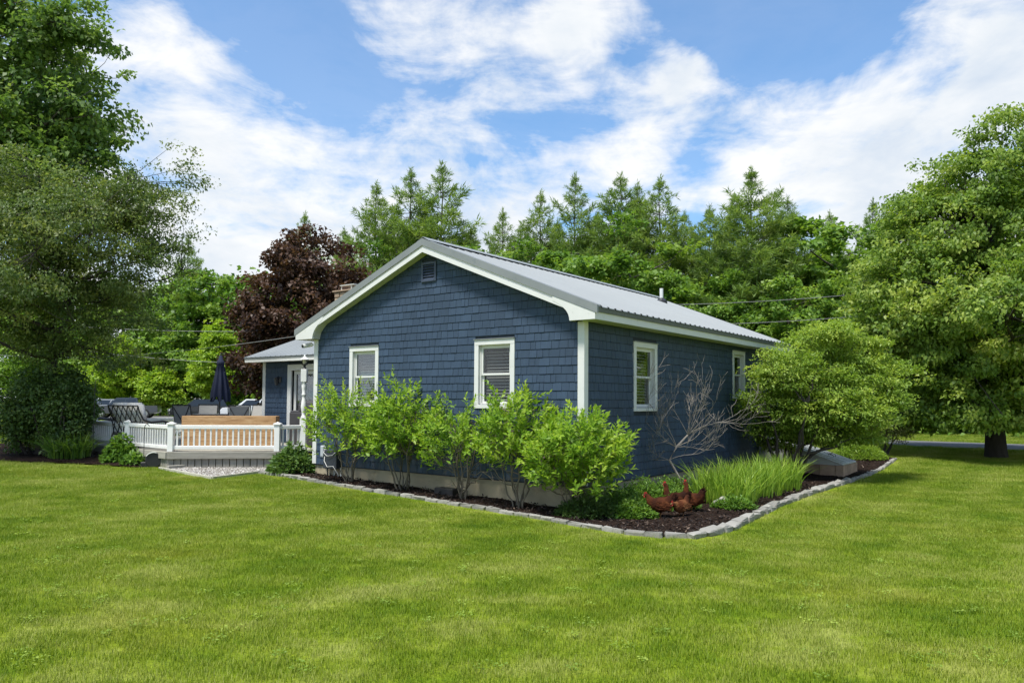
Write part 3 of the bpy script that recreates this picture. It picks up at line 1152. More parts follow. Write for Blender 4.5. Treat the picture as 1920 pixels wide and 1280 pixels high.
rm.add([(WX + 0.13, s0, z0), (WX + 0.13, s1, z0), (WX + 0.13, s1, z1), (WX + 0.13, s0, z1), (WX + 1.5, s0, z0), (WX + 1.5, s1, z0), (WX + 1.5, s1, z1), (WX + 1.5, s0, z1)], [(4, 5, 6, 7), (0, 1, 5, 4), (1, 2, 6, 5), (2, 3, 7, 6), (3, 0, 4, 7)])
rm.build('room', M_DARK, pd)
# wall lantern beside the door
ws = empty('wall_lantern', parent=house)
MB().box(WX - 0.03, WX - 0.012, 11.36, 11.46, 2.30, 2.44).build('backplate', M_BLACK, ws)
MB().tube([(WX - 0.03, 11.41, 2.40), (WX - 0.10, 11.41, 2.45), (WX - 0.14, 11.41, 2.42)], 0.012, 6).build('arm', M_BLACK, ws)
MB().lathe([(0.02, 0.13), (0.075, 0.09), (0.065, 0.08), (0.05, -0.07), (0.055, -0.08), (0.02, -0.10)], 8, (WX - 0.14, 11.41, 2.30)).build('shade', M_BLACK, ws)
# white security camera under the left eave return
sc_ = empty('security_camera', parent=house)
MB().tube([(-0.06, HW + 0.03, 2.99), (-0.06, HW + 0.12, 2.98)], 0.022, 8).build('arm', M_VINYL, sc_)
MB().tube([(0.0, HW + 0.15, 3.0), (-0.20, HW + 0.19, 2.955)], 0.045, 10).build('camera_body', M_VINYL, sc_)
MB().tube([(-0.2005, HW + 0.1901, 2.9549), (-0.215, HW + 0.193, 2.9515)], 0.036, 10).build('lens', M_BLACK, sc_)

# stone chimney behind the ridge of the wing, with its flat cap
M_STONE_T = simple('tan_stone', (0.36, 0.26, 0.18), 0.9, 0.2, 5, bump=0.6, bscale=12, per_obj=0.25)
ch = empty('chimney', parent=house)
chx, chy, chz = 4.65, 11.0, 4.58
MB().box(chx - .33, chx + .33, chy - .33, chy + .33, 3.7, chz + 0.42).build('mortar_core', M_CONC, ch)
rs = random.Random(5)
for lev in range(7):
    zz = chz - 0.66 + lev * 0.155
    for face in range(4):
        t = -0.36
        while t < 0.33:
            w = rs.uniform(0.14, 0.26)
            e = min(t + w, 0.36)
            hh = rs.uniform(0.13, 0.148)
            dpt_ = rs.uniform(0.03, 0.06)
            lo, hi = t + 0.008, e - 0.008
            if face == 0:
                b_ = (chx + lo, chx + hi, chy - .33 - dpt_, chy - .331)
            elif face == 1:
                b_ = (chx + lo, chx + hi, chy + .331, chy + .33 + dpt_)
            elif face == 2:
                b_ = (chx - .33 - dpt_, chx - .331, chy + lo, chy + hi)
            else:
                b_ = (chx + .331, chx + .33 + dpt_, chy + lo, chy + hi)
            if hi - lo > 0.03:
                MB().box(*b_, zz, zz + hh).build('stone', M_STONE_T, ch, bevel=0.012)
            t = e
MB().box(chx - .42, chx + .42, chy - .42, chy + .42, chz + 0.425, chz + 0.47).build('cap_slab', M_STONE_T, ch, bevel=0.01)
for sx in (-1, 1):
    for sy in (-1, 1):
        MB().box(chx + sx * .22 - .012, chx + sx * .22 + .012, chy + sy * .22 - .012, chy + sy * .22 + .012, chz + 0.471, chz + 0.62).build('cap_leg', M_VINYL, ch)
MB().box(chx - .26, chx + .26, chy - .36, chy + .26, chz + 0.621, chz + 0.642).build('flue_cap', M_VINYL, ch)
# ------------------------------------------------------------------ plants: shared builders
def unit(v):
    return v / np.maximum(np.linalg.norm(v, axis=-1, keepdims=True), 1e-9)


def leaf_faces(base, direc, normal, length, width, fold=0.18, tint=None, droop=0.0):
    """diamond leaves: base point, direction, face normal, sizes; four corners, folded along the midrib"""
    n = len(base)
    direc = unit(direc)
    side = unit(np.cross(direc, normal))
    nn = np.cross(side, direc)
    L = np.broadcast_to(np.asarray(length, dtype=float).reshape(-1, 1), (n, 1))
    Wd = np.broadcast_to(np.asarray(width, dtype=float).reshape(-1, 1), (n, 1))
    mid = base + direc * L * 0.45
    tip = base + direc * L - np.array([0, 0, 1.0]) * L * droop
    v = np.empty((n, 4, 3))
    v[:, 0] = base
    v[:, 1] = mid + side * Wd * 0.5 + nn * Wd * fold
    v[:, 2] = tip
    v[:, 3] = mid - side * Wd * 0.5 + nn * Wd * fold
    f = np.arange(n * 4).reshape(n, 4)
    t = None if tint is None else np.repeat(tint, 4)
    return v.reshape(-1, 3), f, t


def clump_leaves(rng, centers, radii, per, size, flat=0.6, out=None, up=0.6, rand=0.8, aspect=0.5, droop=0.2, tint_c=None, tint_spread=0.35):
    """leaves scattered through clumps; returns vertices, faces, tint"""
    nC = len(centers)
    idx = np.repeat(np.arange(nC), per)
    n = len(idx)
    g = rng.normal(size=(n, 3))
    g = unit(g) * (rng.random((n, 1)) ** 0.45)
    off = g * radii[idx][:, None] * np.array([1, 1, flat])
    pos = centers[idx] + off
    o = out[idx] if out is not None else unit(off)
    nor = unit(np.array([0, 0, up]) + 0.5 * o + rand * rng.normal(size=(n, 3)) * 0.6)
    dr = unit(rng.normal(size=(n, 3)) * 0.8 + o * 0.7 + np.array([0, 0, -droop]))
    s = size * rng.uniform(0.7, 1.25, n)
    tc = tint_c[idx] if tint_c is not None else 0.5
    tint = np.clip(tc + (rng.random(n) - 0.5) * 2 * tint_spread, 0, 1)
    return leaf_faces(pos, dr, nor, s, s * aspect, 0.15, tint, 0.1)


def limb(mb, rng, a, b, r0, r1, n=6, sides=6, sag=0.0, wob=0.06):
    a, b = Vector(a), Vector(b)
    L = (b - a).length
    pts, rad = [], []
    for i in range(n + 1):
        t = i / n
        p = a.lerp(b, t)
        p.z += sag * L * (t * t - t)
        if 0 < i < n:
            p += Vector(rng.normal(size=3) * wob * L * 0.35)
        pts.append(p)
        rad.append(r0 + (r1 - r0) * t)
    mb.tube(pts, rad, sides, False)
    return pts


def bark_mat(name, col, bump=0.6, per=0.15):
    return simple(name, col, 0.95, 0.3, 7, bump=bump, bscale=22, stretch=(3, 3, 0.6), per_obj=per)


M_BARK = bark_mat('bark_grey', (0.11, 0.095, 0.078))
M_BARKD = bark_mat('bark_dark', (0.045, 0.038, 0.032))
M_CANE = bark_mat('cane_bark', (0.16, 0.135, 0.10))
M_DEADW = bark_mat('dead_wood', (0.25, 0.225, 0.195), 0.4)

M_L_LINDEN = leaf_mat('linden_leaf', (0.085, 0.160, 0.024), (0.185, 0.290, 0.044), (0.390, 0.460, 0.090), 0.45, nscale=0.6)
M_L_MAPLE = leaf_mat('maple_leaf', (0.066, 0.135, 0.030), (0.130, 0.225, 0.050), (0.240, 0.335, 0.085), 0.45)
M_L_CRAB = leaf_mat('crab_leaf', (0.058, 0.105, 0.026), (0.128, 0.190, 0.048), (0.270, 0.300, 0.092), 0.42)
M_L_LILAC = leaf_mat('lilac_leaf', (0.042, 0.082, 0.020), (0.084, 0.150, 0.036), (0.190, 0.265, 0.072), 0.34)
M_L_CRIMSON = leaf_mat('crimson_leaf', (0.036, 0.018, 0.013), (0.086, 0.046, 0.031), (0.175, 0.100, 0.064), 0.30)
M_L_BLUEB = leaf_mat('blueberry_leaf', (0.110, 0.220, 0.020), (0.215, 0.370, 0.034), (0.420, 0.530, 0.065), 0.45, nscale=1.6)
M_L_BURN = leaf_mat('burning_bush_leaf', (0.125, 0.220, 0.030), (0.235, 0.350, 0.050), (0.420, 0.500, 0.092), 0.45, nscale=1.0)
M_L_SPIREA = leaf_mat('spirea_leaf', (0.065, 0.085, 0.034), (0.135, 0.160, 0.058), (0.270, 0.270, 0.125), 0.34)
M_L_WOODS = leaf_mat('woodland_leaf', (0.075, 0.165, 0.024), (0.160, 0.280, 0.042), (0.295, 0.405, 0.070), 0.45, nscale=0.35)
M_L_YELLOW = leaf_mat('golden_leaf', (0.130, 0.240, 0.020), (0.255, 0.390, 0.030), (0.420, 0.520, 0.055), 0.44, nscale=0.8)
M_L_PINE = leaf_mat('pine_needle', (0.090, 0.165, 0.040), (0.175, 0.270, 0.060), (0.310, 0.395, 0.082), 0.40, nscale=0.3)
M_L_FERN = leaf_mat('groundcover_leaf', (0.055, 0.130, 0.020), (0.120, 0.235, 0.034), (0.250, 0.370, 0.060), 0.40, nscale=2.0)
M_L_IRIS = leaf_mat('iris_blade', (0.110, 0.220, 0.020), (0.210, 0.350, 0.034), (0.370, 0.470, 0.065), 0.40, nscale=2.5)
M_L_PEONY = leaf_mat('peony_leaf', (0.055, 0.120, 0.028), (0.110, 0.200, 0.048), (0.220, 0.310, 0.095), 0.30, nscale=2.0)


def px_lobes(base, depth, rows):
    """ellipsoids given as photograph x, y, half width, half height (pixels) and an offset in depth (metres)"""
    out = []
    k = depth / F_PX
    for row in rows:
        px, py, rx, rz = row[:4]
        dd = row[4] if len(row) > 4 else 0.0
        p = dpt(px, py, depth) - Vector(base)
        out.append((p.x, p.y + dd, p.z, rx * k, rx * k * 0.95, rz * k))
    return out


def bough_points(rng, n, lobes, n_boughs, bough_r, inner, bottom_cut):
    """clump centres gathered into separate boughs, so that the crown has ledges and gaps"""
    c, o = crown_shell(rng, n_boughs, lobes, inner, bottom_cut)
    idx = rng.integers(0, len(c), n)
    r = bough_r * rng.uniform(0.6, 1.3, len(c))[idx][:, None]
    g = rng.normal(size=(n, 3)) * 0.55
    p = c[idx] + g * r * np.array([1, 1, 0.42]) + o[idx] * (rng.random((n, 1)) - 0.4) * r * 0.8
    if bottom_cut is not None:
        p[:, 2] = np.maximum(p[:, 2], bottom_cut + 0.3 * rng.random(n))
    return p, o[idx], idx


def crown_shell(rng, n, lobes, inner=0.55, bottom_cut=None):
    """clump centres in a crown made of overlapping ellipsoids (cx, cy, cz, rx, ry, rz), mostly near the surface"""
    w = np.array([l[3] * l[4] + l[3] * l[5] for l in lobes])
    pick = rng.choice(len(lobes), size=n * 3, p=w / w.sum())
    L = np.array(lobes)[pick]
    d = unit(rng.normal(size=(n * 3, 3)))
    r = inner + (1 - inner) * rng.random((n * 3, 1)) ** 0.6
    p = L[:, :3] + d * r * L[:, 3:6]
    o = unit(d / L[:, 3:6])
    # drop points buried deep inside another lobe
    deep = np.zeros(len(p), dtype=bool)
    for l in lobes:
        q = (p - np.array(l[:3])) / np.array(l[3:6])
        deep |= (np.linalg.norm(q, axis=1) < inner * 0.98)
    keep = ~deep
    if bottom_cut is not None:
        keep &= p[:, 2] > bottom_cut
    return p[keep][:n], o[keep][:n]


def broadleaf(name, label, base, lobes, n_clumps, per, size, clump_r, mat, bark, trunk_r, trunk_top, rng, cat='tree', group=None,
              flat=0.6, inner=0.5, aspect=0.5, up=0.6, droop=0.2, rand=0.8, bottom_cut=None, limbs=14, twigs=0.5, tint_spread=0.35, flare=1.6, crown_name='crown', stems=None, boughs=0, bough_r=0.8):
    """tree or shrub with tapered trunk, limbs and a crown of separate leaves; lobes are relative to the base"""
    root = empty(name, base, 0, label, cat, group)
    bidx = None
    if boughs:
        c, o, bidx = bough_points(rng, n_clumps, lobes, boughs, bough_r, inner, bottom_cut)
    else:
        c, o = crown_shell(rng, n_clumps, lobes, inner, bottom_cut)
    rad = clump_r * rng.uniform(0.65, 1.35, len(c))
    tc = np.clip(0.5 + 0.16 * rng.normal(size=len(c)) + (0.16 * rng.normal(size=boughs + 1)[bidx] if bidx is not None else 0), 0, 1)
    v, f, t = clump_leaves(rng, c, rad, per, size, flat, o, up, rand, aspect, droop, tc, tint_spread)
    link(crown_name, np_mesh(crown_name, v, f, t), mat, root)
    mb = MB()
    tips = []
    if stems is None:
        top = Vector((rng.normal() * 0.1, rng.normal() * 0.1, trunk_top))
        pts, rd = [], []
        for i in range(9):
            tt = i / 8
            p = Vector((0, 0, -0.15)).lerp(top, tt) + Vector((rng.normal() * 0.03 * trunk_top * tt * 0.3, rng.normal() * 0.03 * trunk_top * tt * 0.3, 0))
            pts.append(p)
            rd.append(trunk_r * (1 + (flare - 1) * math.exp(-tt * 9)) * (1 - 0.72 * tt))
        mb.tube(pts, rd, 10, False)
        tips = pts[2:]
    else:
        for k in range(stems):
            a = 2 * math.pi * k / stems + rng.normal() * 0.3
            b = Vector((math.cos(a) * trunk_r * 1.6, math.sin(a) * trunk_r * 1.6, -0.08))
            e = Vector((math.cos(a) * trunk_top * rng.uniform(0.25, 0.6), math.sin(a) * trunk_top * rng.uniform(0.25, 0.6), trunk_top * rng.uniform(0.75, 1.0)))
            tips += limb(mb, rng, b, e, trunk_r * rng.uniform(0.45, 0.7), trunk_r * 0.18, 6, 6, 0.15, 0.05)[2:]
    sel = rng.permutation(len(c))
    allp = list(tips)
    for i in sel[:limbs]:
        e = Vector(c[i])
        cand = [p for p in tips if p.z < e.z + 0.1 * trunk_top] or tips
        s = min(cand, key=lambda p: (p - e).length + abs(p.z - (e.z - 0.35 * (e.xy - p.xy).length)) * 0.8)
        r = trunk_r * 0.34 * (1 - 0.5 * s.z / max(trunk_top, 0.1)) + 0.008
        allp += limb(mb, rng, s, e, r, r * 0.25, 6, 6, 0.12, 0.07)[1:]
    A = np.array([tuple(p) for p in allp])
    for i in sel[limbs:limbs + int(twigs * len(c))]:
        e = c[i]
        j = int(np.argmin(np.linalg.norm(A - e, axis=1) + 0.5 * np.maximum(0, A[:, 2] - e[2])))
        limb(mb, rng, A[j], e, max(0.006, trunk_r * 0.06), max(0.003, trunk_r * 0.02), 3, 4, 0.1, 0.07)
    mb.build('trunk' if stems is None else 'stems', bark, root, smooth=True)
    return root


def copy_tree(src, loc, rz, scale, label, group=None):
    r = src.copy()
    COL.objects.link(r)
    r.location = loc
    r.rotation_euler = (0, 0, rz)
    r.scale = scale if hasattr(scale, '__len__') else (scale,) * 3
    r['label'] = label
    if group:
        r['group'] = group
    for ch_ in src.children:
        c = ch_.copy()
        COL.objects.link(c)
        c.parent = r
    return r


def pine_mesh(rng, h, spread, whorls, base_h, tuft=0.40, needle=8, sparse=0.0, per_m=3.6, slope=0.62):
    """white pine: straight trunk, whorls of limbs carrying flat plumes of needles, uneven and open towards the top"""
    trunk = MB()
    pts = [Vector((math.sin(i * 1.3) * 0.05, math.cos(i * 1.7) * 0.05, -0.2 + (h + 0.2) * i / 10)) for i in range(11)]
    r0 = 0.013 * h + 0.03
    trunk.tube(pts, [r0 * (1 - 0.94 * i / 10) for i in range(11)], 7, False)
    P, D, S = [], [], []
    for k in range(whorls):
        t = (k + rng.uniform(-0.3, 0.3)) / (whorls - 1)
        t = min(max(t, 0.0), 0.985)
        z = base_h + (h * 0.985 - base_h) * t
        below = h - z
        env = spread * (1 - math.exp(-below * slope / spread)) * (0.55 + 0.45 * t if t < 0.25 else 1.0)
        nb = int(rng.integers(4, 7)) if t < 0.9 else 3
        a0 = rng.random() * 6.28
        for b in range(nb):
            if rng.random() < sparse:
                continue
            a = a0 + 6.283 * b / nb + rng.normal() * 0.3
            L = env * rng.uniform(0.60, 1.18) * min(1.0, 0.45 + below / 5.0) + 0.06
            rise = (0.05 + 0.60 * t ** 2) * L + rng.normal() * 0.10 * L
            s = Vector((0, 0, z))
            e = Vector((math.cos(a) * L, math.sin(a) * L, z + rise))
            bp = []
            for i in range(6):
                q = i / 5
                p = s.lerp(e, q)
                p.z += -0.07 * L * math.sin(q * 3.14) + 0.14 * L * max(0, q - 0.6)
                bp.append(p)
            trunk.tube(bp, [max(0.012, r0 * 0.20 * (1 - t * 0.6)) * (1 - 0.8 * i / 5) for i in range(6)], 4, False)
            m = max(3, int(L * per_m))
            for j in range(m):
                q = 0.30 + 0.70 * (j + rng.random()) / m
                i = min(4, int(q * 5))
                p = bp[i].lerp(bp[i + 1], q * 5 - i)
                sd = (-1) ** j
                wl = (1.12 - q) * L * 0.50 * rng.uniform(0.3, 1.1) + 0.05
                side = Vector((-math.sin(a), math.cos(a), 0)) * sd * wl
                fwd = Vector((math.cos(a), math.sin(a), 0)) * 0.55 * wl
                m2 = max(2, int(wl * 4.5))
                for w_ in range(m2):
                    w = (w_ + 0.6) / m2
                    pp = p + (side + fwd) * w + Vector((rng.normal() * 0.07, rng.normal() * 0.07, rng.normal() * 0.045 + 0.06 * w))
                    P.append(tuple(pp))
                    dd = (side + fwd).normalized() * 0.7 + Vector((math.cos(a) * 0.3, math.sin(a) * 0.3, 0.55))
                    D.append(tuple(dd))
                    S.append(tuft * rng.uniform(0.7, 1.25) * min(1.0, 0.5 + below / 5.0))
    for j in range(8):
        P.append((0, 0, h * (0.93 + 0.07 * j / 7)))
        D.append((0, 0, 1))
        S.append(tuft * 0.8)
    P, D, S = np.array(P), unit(np.array(D)), np.array(S)
    idx = np.repeat(np.arange(len(P)), needle)
    n = len(idx)
    dr = unit(D[idx] * 0.75 + rng.normal(size=(n, 3)) * 0.50)
    nor = unit(rng.normal(size=(n, 3)) * 0.6 + np.array([0, 0, 0.7]))
    tc = np.clip(0.5 + 0.2 * rng.normal(size=len(P)), 0, 1)
    tint = np.clip(tc[idx] + (rng.random(n) - .5) * .4, 0, 1)
    base = P[idx] + rng.normal(size=(n, 3)) * S[idx][:, None] * 0.16
    v, f, t = leaf_faces(base, dr, nor, S[idx] * rng.uniform(0.7, 1.2, n), S[idx] * 0.125, 0.0, tint, 0.05)
    print('pine needles', n)
    return trunk.mesh('trunk', True), np_mesh('crown', v, f, t)
# ------------------------------------------------------------------ the trees and shrubs of this garden
rng = np.random.default_rng(7)

# big linden on the right, leaves to the ground almost, dark trunk
LB = gpt(1868, 858)
lobes = px_lobes(LB, LB.y, [(1885, 240, 42, 52), (1850, 330, 84, 72), (1800, 425, 112, 82), (1765, 525, 135, 84), (1735, 625, 128, 84), (1800, 705, 125, 74), (1905, 590, 165, 120, -0.8),
                            (1960, 450, 150, 130, -0.3), (1975, 320, 85, 90), (1780, 755, 78, 48, -0.8), (1885, 765, 100, 46, -1.2), (2000, 720, 130, 90), (1655, 640, 62, 56), (1648, 545, 42, 46),
                            (1850, 560, 190, 150, 2.2), (1850, 400, 120, 110, 1.8), (1900, 680, 190, 90, 2.2), (1800, 600, 120, 100, -2.2), (1930, 650, 130, 100, -2.6)])
broadleaf('linden_tree', 'large dense linden tree with dark trunk standing on the right lawn', LB, lobes, 3900, 54, 0.125, 0.38, M_L_LINDEN, M_BARKD, 0.25, 8.2, rng,
          flat=0.5, inner=0.6, aspect=0.62, up=0.35, droop=0.7, rand=0.7, bottom_cut=0.95, limbs=30, twigs=0.15, flare=1.45, boughs=760, bough_r=0.66)

# maple branch mass reaching in at the top left
ML = Vector((-18.9, 23.2, 0)); ML.z = float(gz(ML.x, ML.y))
lobes = px_lobes(ML, ML.y, [(20, 20, 90, 46), (110, 14, 60, 24), (40, 90, 62, 36), (120, 66, 52, 16), (165, 62, 24, 9), (20, 175, 90, 48), (120, 205, 70, 42), (185, 225, 46, 34), (90, 275, 100, 40), (205, 265, 34, 22), (190, 315, 46, 22),
                            (60, 340, 120, 36), (-80, 60, 130, 130), (-120, 260, 160, 140), (10, 110, 130, 110, 2.5), (-60, 300, 150, 90, 2.0)])
broadleaf('maple_tree', 'tall green maple reaching in at the upper left edge', ML, lobes, 1150, 52, 0.15, 0.50, M_L_MAPLE, M_BARK, 0.34, 11.0, rng,
          flat=0.45, inner=0.3, aspect=0.8, up=0.8, droop=0.35, limbs=34, twigs=0.4, boughs=200, bough_r=0.85)

# crab apple in front of it: brownish green, open, wispy outline to the right
CB = Vector((-11.6, 18.9, float(gz(-11.6, 18.9))))
lobes = px_lobes(CB, CB.y, [(90, 405, 140, 90), (215, 395, 92, 62), (60, 345, 95, 46), (275, 365, 58, 32), (325, 325, 34, 13), (345, 345, 20, 8), (300, 425, 48, 36), (180, 520, 118, 76), (60, 560, 125, 90), (268, 500, 58, 46),
                            (225, 600, 72, 40), (120, 640, 112, 46), (318, 470, 34, 24), (338, 395, 26, 12), (205, 660, 48, 30), (330, 300, 16, 7), (250, 330, 40, 14), (-60, 450, 120, 150), (100, 450, 170, 120, 1.6), (60, 500, 150, 120, -1.4), (180, 430, 90, 60, -1.2)])
broadleaf('crab_apple_tree', 'brownish green crab apple tree with wispy outline at left', CB, lobes, 1900, 50, 0.085, 0.34, M_L_CRAB, M_BARKD, 0.19, 5.0, rng,
          flat=0.5, inner=0.25, aspect=0.5, up=0.5, droop=0.35, bottom_cut=1.7, limbs=40, twigs=0.35, boughs=330, bough_r=0.55)

# dark lilac hedge at the left edge
def shrub_lobes(rng, w, d, h, n, low=0.35):
    out = []
    for i in range(n):
        x = rng.uniform(-w, w) * 0.7
        y = rng.uniform(-d, d) * 0.7
        z = h * rng.uniform(low, 0.72)
        out.append((x, y, z, w * rng.uniform(0.35, 0.55), d * rng.uniform(0.4, 0.6), min(h - z, z) * rng.uniform(0.8, 1.05)))
    return out


for (px, py, w, h, lab) in ((20, 862, 1.25, 2.35, 'dark green lilac hedge cut off by the left edge'), (66, 866, 0.60, 1.80, 'dark green lilac bush beside the grassy clump at left')):
    b = gpt(px, py) + Vector((0, 0.9, 0))
    b.z = float(gz(b.x, b.y))
    broadleaf('lilac_bush', lab, b, shrub_lobes(rng, w, w * 0.8, h, 9, 0.25), 420, 42, 0.085, 0.27, M_L_LILAC, M_BARKD, 0.07, h * 0.75, rng, cat='bush',
              flat=0.7, inner=0.35, aspect=0.6, limbs=20, twigs=0.4, stems=7, crown_name='foliage', group='lilac bushes at the left edge')

# crimson maple behind the wing
b = dpt(590, 755, 29.0)
b.z = float(gz(b.x, b.y))
lobes = [(0, 0, 4.9, 2.7, 2.6, 3.0), (-0.2, 0, 7.3, 1.7, 1.7, 1.8), (-1.2, -0.3, 3.2, 1.7, 1.9, 1.9), (1.1, -0.3, 3.6, 1.9, 2.0, 2.2), (0, -0.6, 2.4, 2.3, 2.0, 1.3), (1.6, 0, 5.6, 1.5, 1.6, 1.6)]
broadleaf('crimson_maple', 'dark red-leaved maple behind the low wing of the house', b, [(q[0] * 1.03, q[1], q[2] * 0.86, q[3] * 1.03, q[4], q[5] * 0.86) for q in lobes], 1000, 54, 0.16, 0.42, M_L_CRIMSON, M_BARKD, 0.2, 5.6, rng,
          flat=0.6, inner=0.5, aspect=0.75, bottom_cut=0.9, limbs=16, twigs=0.2, boughs=260, bough_r=0.6)

# golden-green young maples seen over the deck
for (px, top, dep, w, seed, lab, nm) in ((403, 600, 73.0, 2.4, 1, 'bright yellow-green young tree behind the navy parasol', 'young_maple'),
                                         (300, 690, 78.0, 1.9, 2, 'small yellow-green sapling behind the lattice-backed armchair', 'sapling'),
                                         (214, 630, 82.0, 3.4, 3, 'light green small tree behind the dark pickup truck', 'young_maple')):
    b = dpt(px, 760, dep)
    b.z = float(gz(b.x, b.y))
    h = dpt(px, top, dep).z - b.z
    lobes = [(0, 0, h * 0.55, w, w, h * 0.34), (0.1, 0, h * 0.78, w * 0.55, w * 0.55, h * 0.22), (-w * 0.4, 0, h * 0.38, w * 0.7, w * 0.7, h * 0.16), (w * 0.45, 0, h * 0.42, w * 0.7, w * 0.7, h * 0.18)]
    broadleaf(nm, lab, b, lobes, 360, 48, 0.28, 0.62, M_L_YELLOW, M_BARK, 0.06, h * 0.8, rng, flat=0.4, inner=0.3, aspect=0.75, limbs=14, twigs=0.4, up=0.9)

# ---- the woods across the street
def wood_depth(px, dep):
    """depth of a tree beyond the far side of the street on this bearing"""
    d0_ = 38.3 / (0.796 + 0.6055 * (px - 960) / F_PX)
    return max(dep, d0_ + 1.5 + max(0, dep - 38) * 0.55)


def depth_ground(px, dep):
    b = dpt(px, 755, dep)
    b.z = float(gz(b.x, b.y)) - 0.1
    return b


pine_src = []
for s, (sp, wh, bh, spa) in enumerate(((0.21, 24, 0.26, 0.06), (0.27, 29, 0.16, 0.0), (0.23, 23, 0.32, 0.14), (0.31, 30, 0.12, 0.0))):
    r_ = np.random.default_rng(40 + s)
    H_ = 16.0
    pine_src.append(pine_mesh(r_, H_, H_ * sp, wh, H_ * bh, 0.42, 13, spa, 4.4, (0.58, 0.64, 0.62, 0.66)[s]))
PINES = [  # photograph x of the trunk, y of the top, depth, mesh, width factor, label
    (700, 345, 46, 0, 0.95, 'slim pine left of the pair of tall pines above the roof'),
    (765, 318, 47, 2, 1.0, 'tall open pine just left of the tallest pine over the gable'),
    (824, 308, 48, 2, 1.1, 'tallest open pine rising behind the gable peak'),
    (940, 396, 50, 0, 0.9, 'short dark pine top between the gable pines and the middle pines'),
    (1012, 362, 47, 0, 0.85, 'slender pine with thin top left of the narrow middle pine'),
    (1077, 328, 46, 2, 0.85, 'narrow pine with bare lower trunk in the middle of the tree line'),
    (1163, 328, 46, 1, 0.95, 'full double-topped pine left of the roof vent'),
    (1196, 345, 48, 1, 0.8, 'full pine crowded behind the double-topped pine'),
    (1238, 336, 45, 0, 1.05, 'spreading pine with thin right-hand branches above the roof vent'),
    (1412, 318, 42, 3, 1.05, 'broadest and brightest pine right of the house roof'),
    (1332, 388, 45, 1, 0.9, 'smaller pine at the left shoulder of the broadest pine'),
    (1480, 372, 47, 1, 0.9, 'dark pine at the right shoulder of the broadest pine'),
    (1642, 378, 52, 0, 0.8, 'thin grey-green pine top left of the linden'),
    (565, 402, 60, 0, 0.8, 'pine top peeking over the crimson maple'),
    (640, 430, 48, 1, 0.8, 'low pine right of the crimson maple top'),
    (345, 445, 62, 0, 0.8, 'lone dark pine at left beyond the crab apple'),
    (880, 430, 49, 1, 0.8, 'low full pine behind the roof slope near the gable'),
    (1285, 400, 49, 3, 0.7, 'shaded pine between the vent pines and the broadest pine'),
    (1560, 400, 54, 1, 0.8, 'dark distant pine behind the round green maple'),
    (1120, 400, 50, 1, 1.0, 'full shaded pine between the narrow pine and the double-topped pine'),
    (1045, 415, 51, 3, 0.9, 'shaded pine behind the narrow middle pine'),
    (975, 425, 50, 1, 1.0, 'low shaded pine left of the slender pine'),
    (1370, 400, 49, 3, 0.9, 'dense pine filling the left foot of the broadest pine'),
    (1445, 410, 45, 3, 0.9, 'dense pine filling the right foot of the broadest pine'),
    (735, 400, 50, 1, 1.0, 'full pine between the slim pine and the tall open pine'),
    (795, 410, 51, 1, 1.0, 'full pine low between the two tall open pines'),
]
first = {}
for i, (px, py, dep, k, wf, lab) in enumerate(PINES):
    dep = wood_depth(px, dep)
    b = depth_ground(px, dep)
    h = dpt(px, py, dep).z - b.z
    s = h / 16.0
    root = empty('pine_tree', b, i * 1.37, lab, 'tree', 'pines across the street')
    root.scale = (s * wf, s * wf, s)
    tm, cm = pine_src[k]
    link('trunk', tm, M_BARK, root)
    link('crown', cm, M_L_PINE, root)

# broadleaf trees among and below the pines
wood_src = []
for s in range(3):
    r_ = np.random.default_rng(60 + s)
    lobes = [(0, 0, 5.2, 2.7, 2.7, 2.9), (r_.uniform(-.8, .8), r_.uniform(-.8, .8), 7.6, 1.9, 1.9, 1.9), (-1.6, 0.2, 4.2, 2.0, 2.0, 2.1), (1.7, -0.2, 4.4, 2.0, 2.0, 2.0), (0.2, -1.6, 3.4, 2.3, 1.8, 1.9), (0.3, 1.5, 3.6, 2.3, 1.8, 1.9), (-1.5, -1.0, 2.4, 1.7, 1.7, 1.4), (1.6, -0.8, 2.2, 1.7, 1.7, 1.4)]
    t = broadleaf('woodland_tree', 'x', (0, 0, 0), lobes, 760, 44, 0.20, 0.42, M_L_WOODS, M_BARK, 0.2, 7.0, r_, flat=0.55, inner=0.5, aspect=0.7, bottom_cut=0.5, limbs=12, twigs=0.25, boughs=120, bough_r=0.7)
    wood_src.append(t)
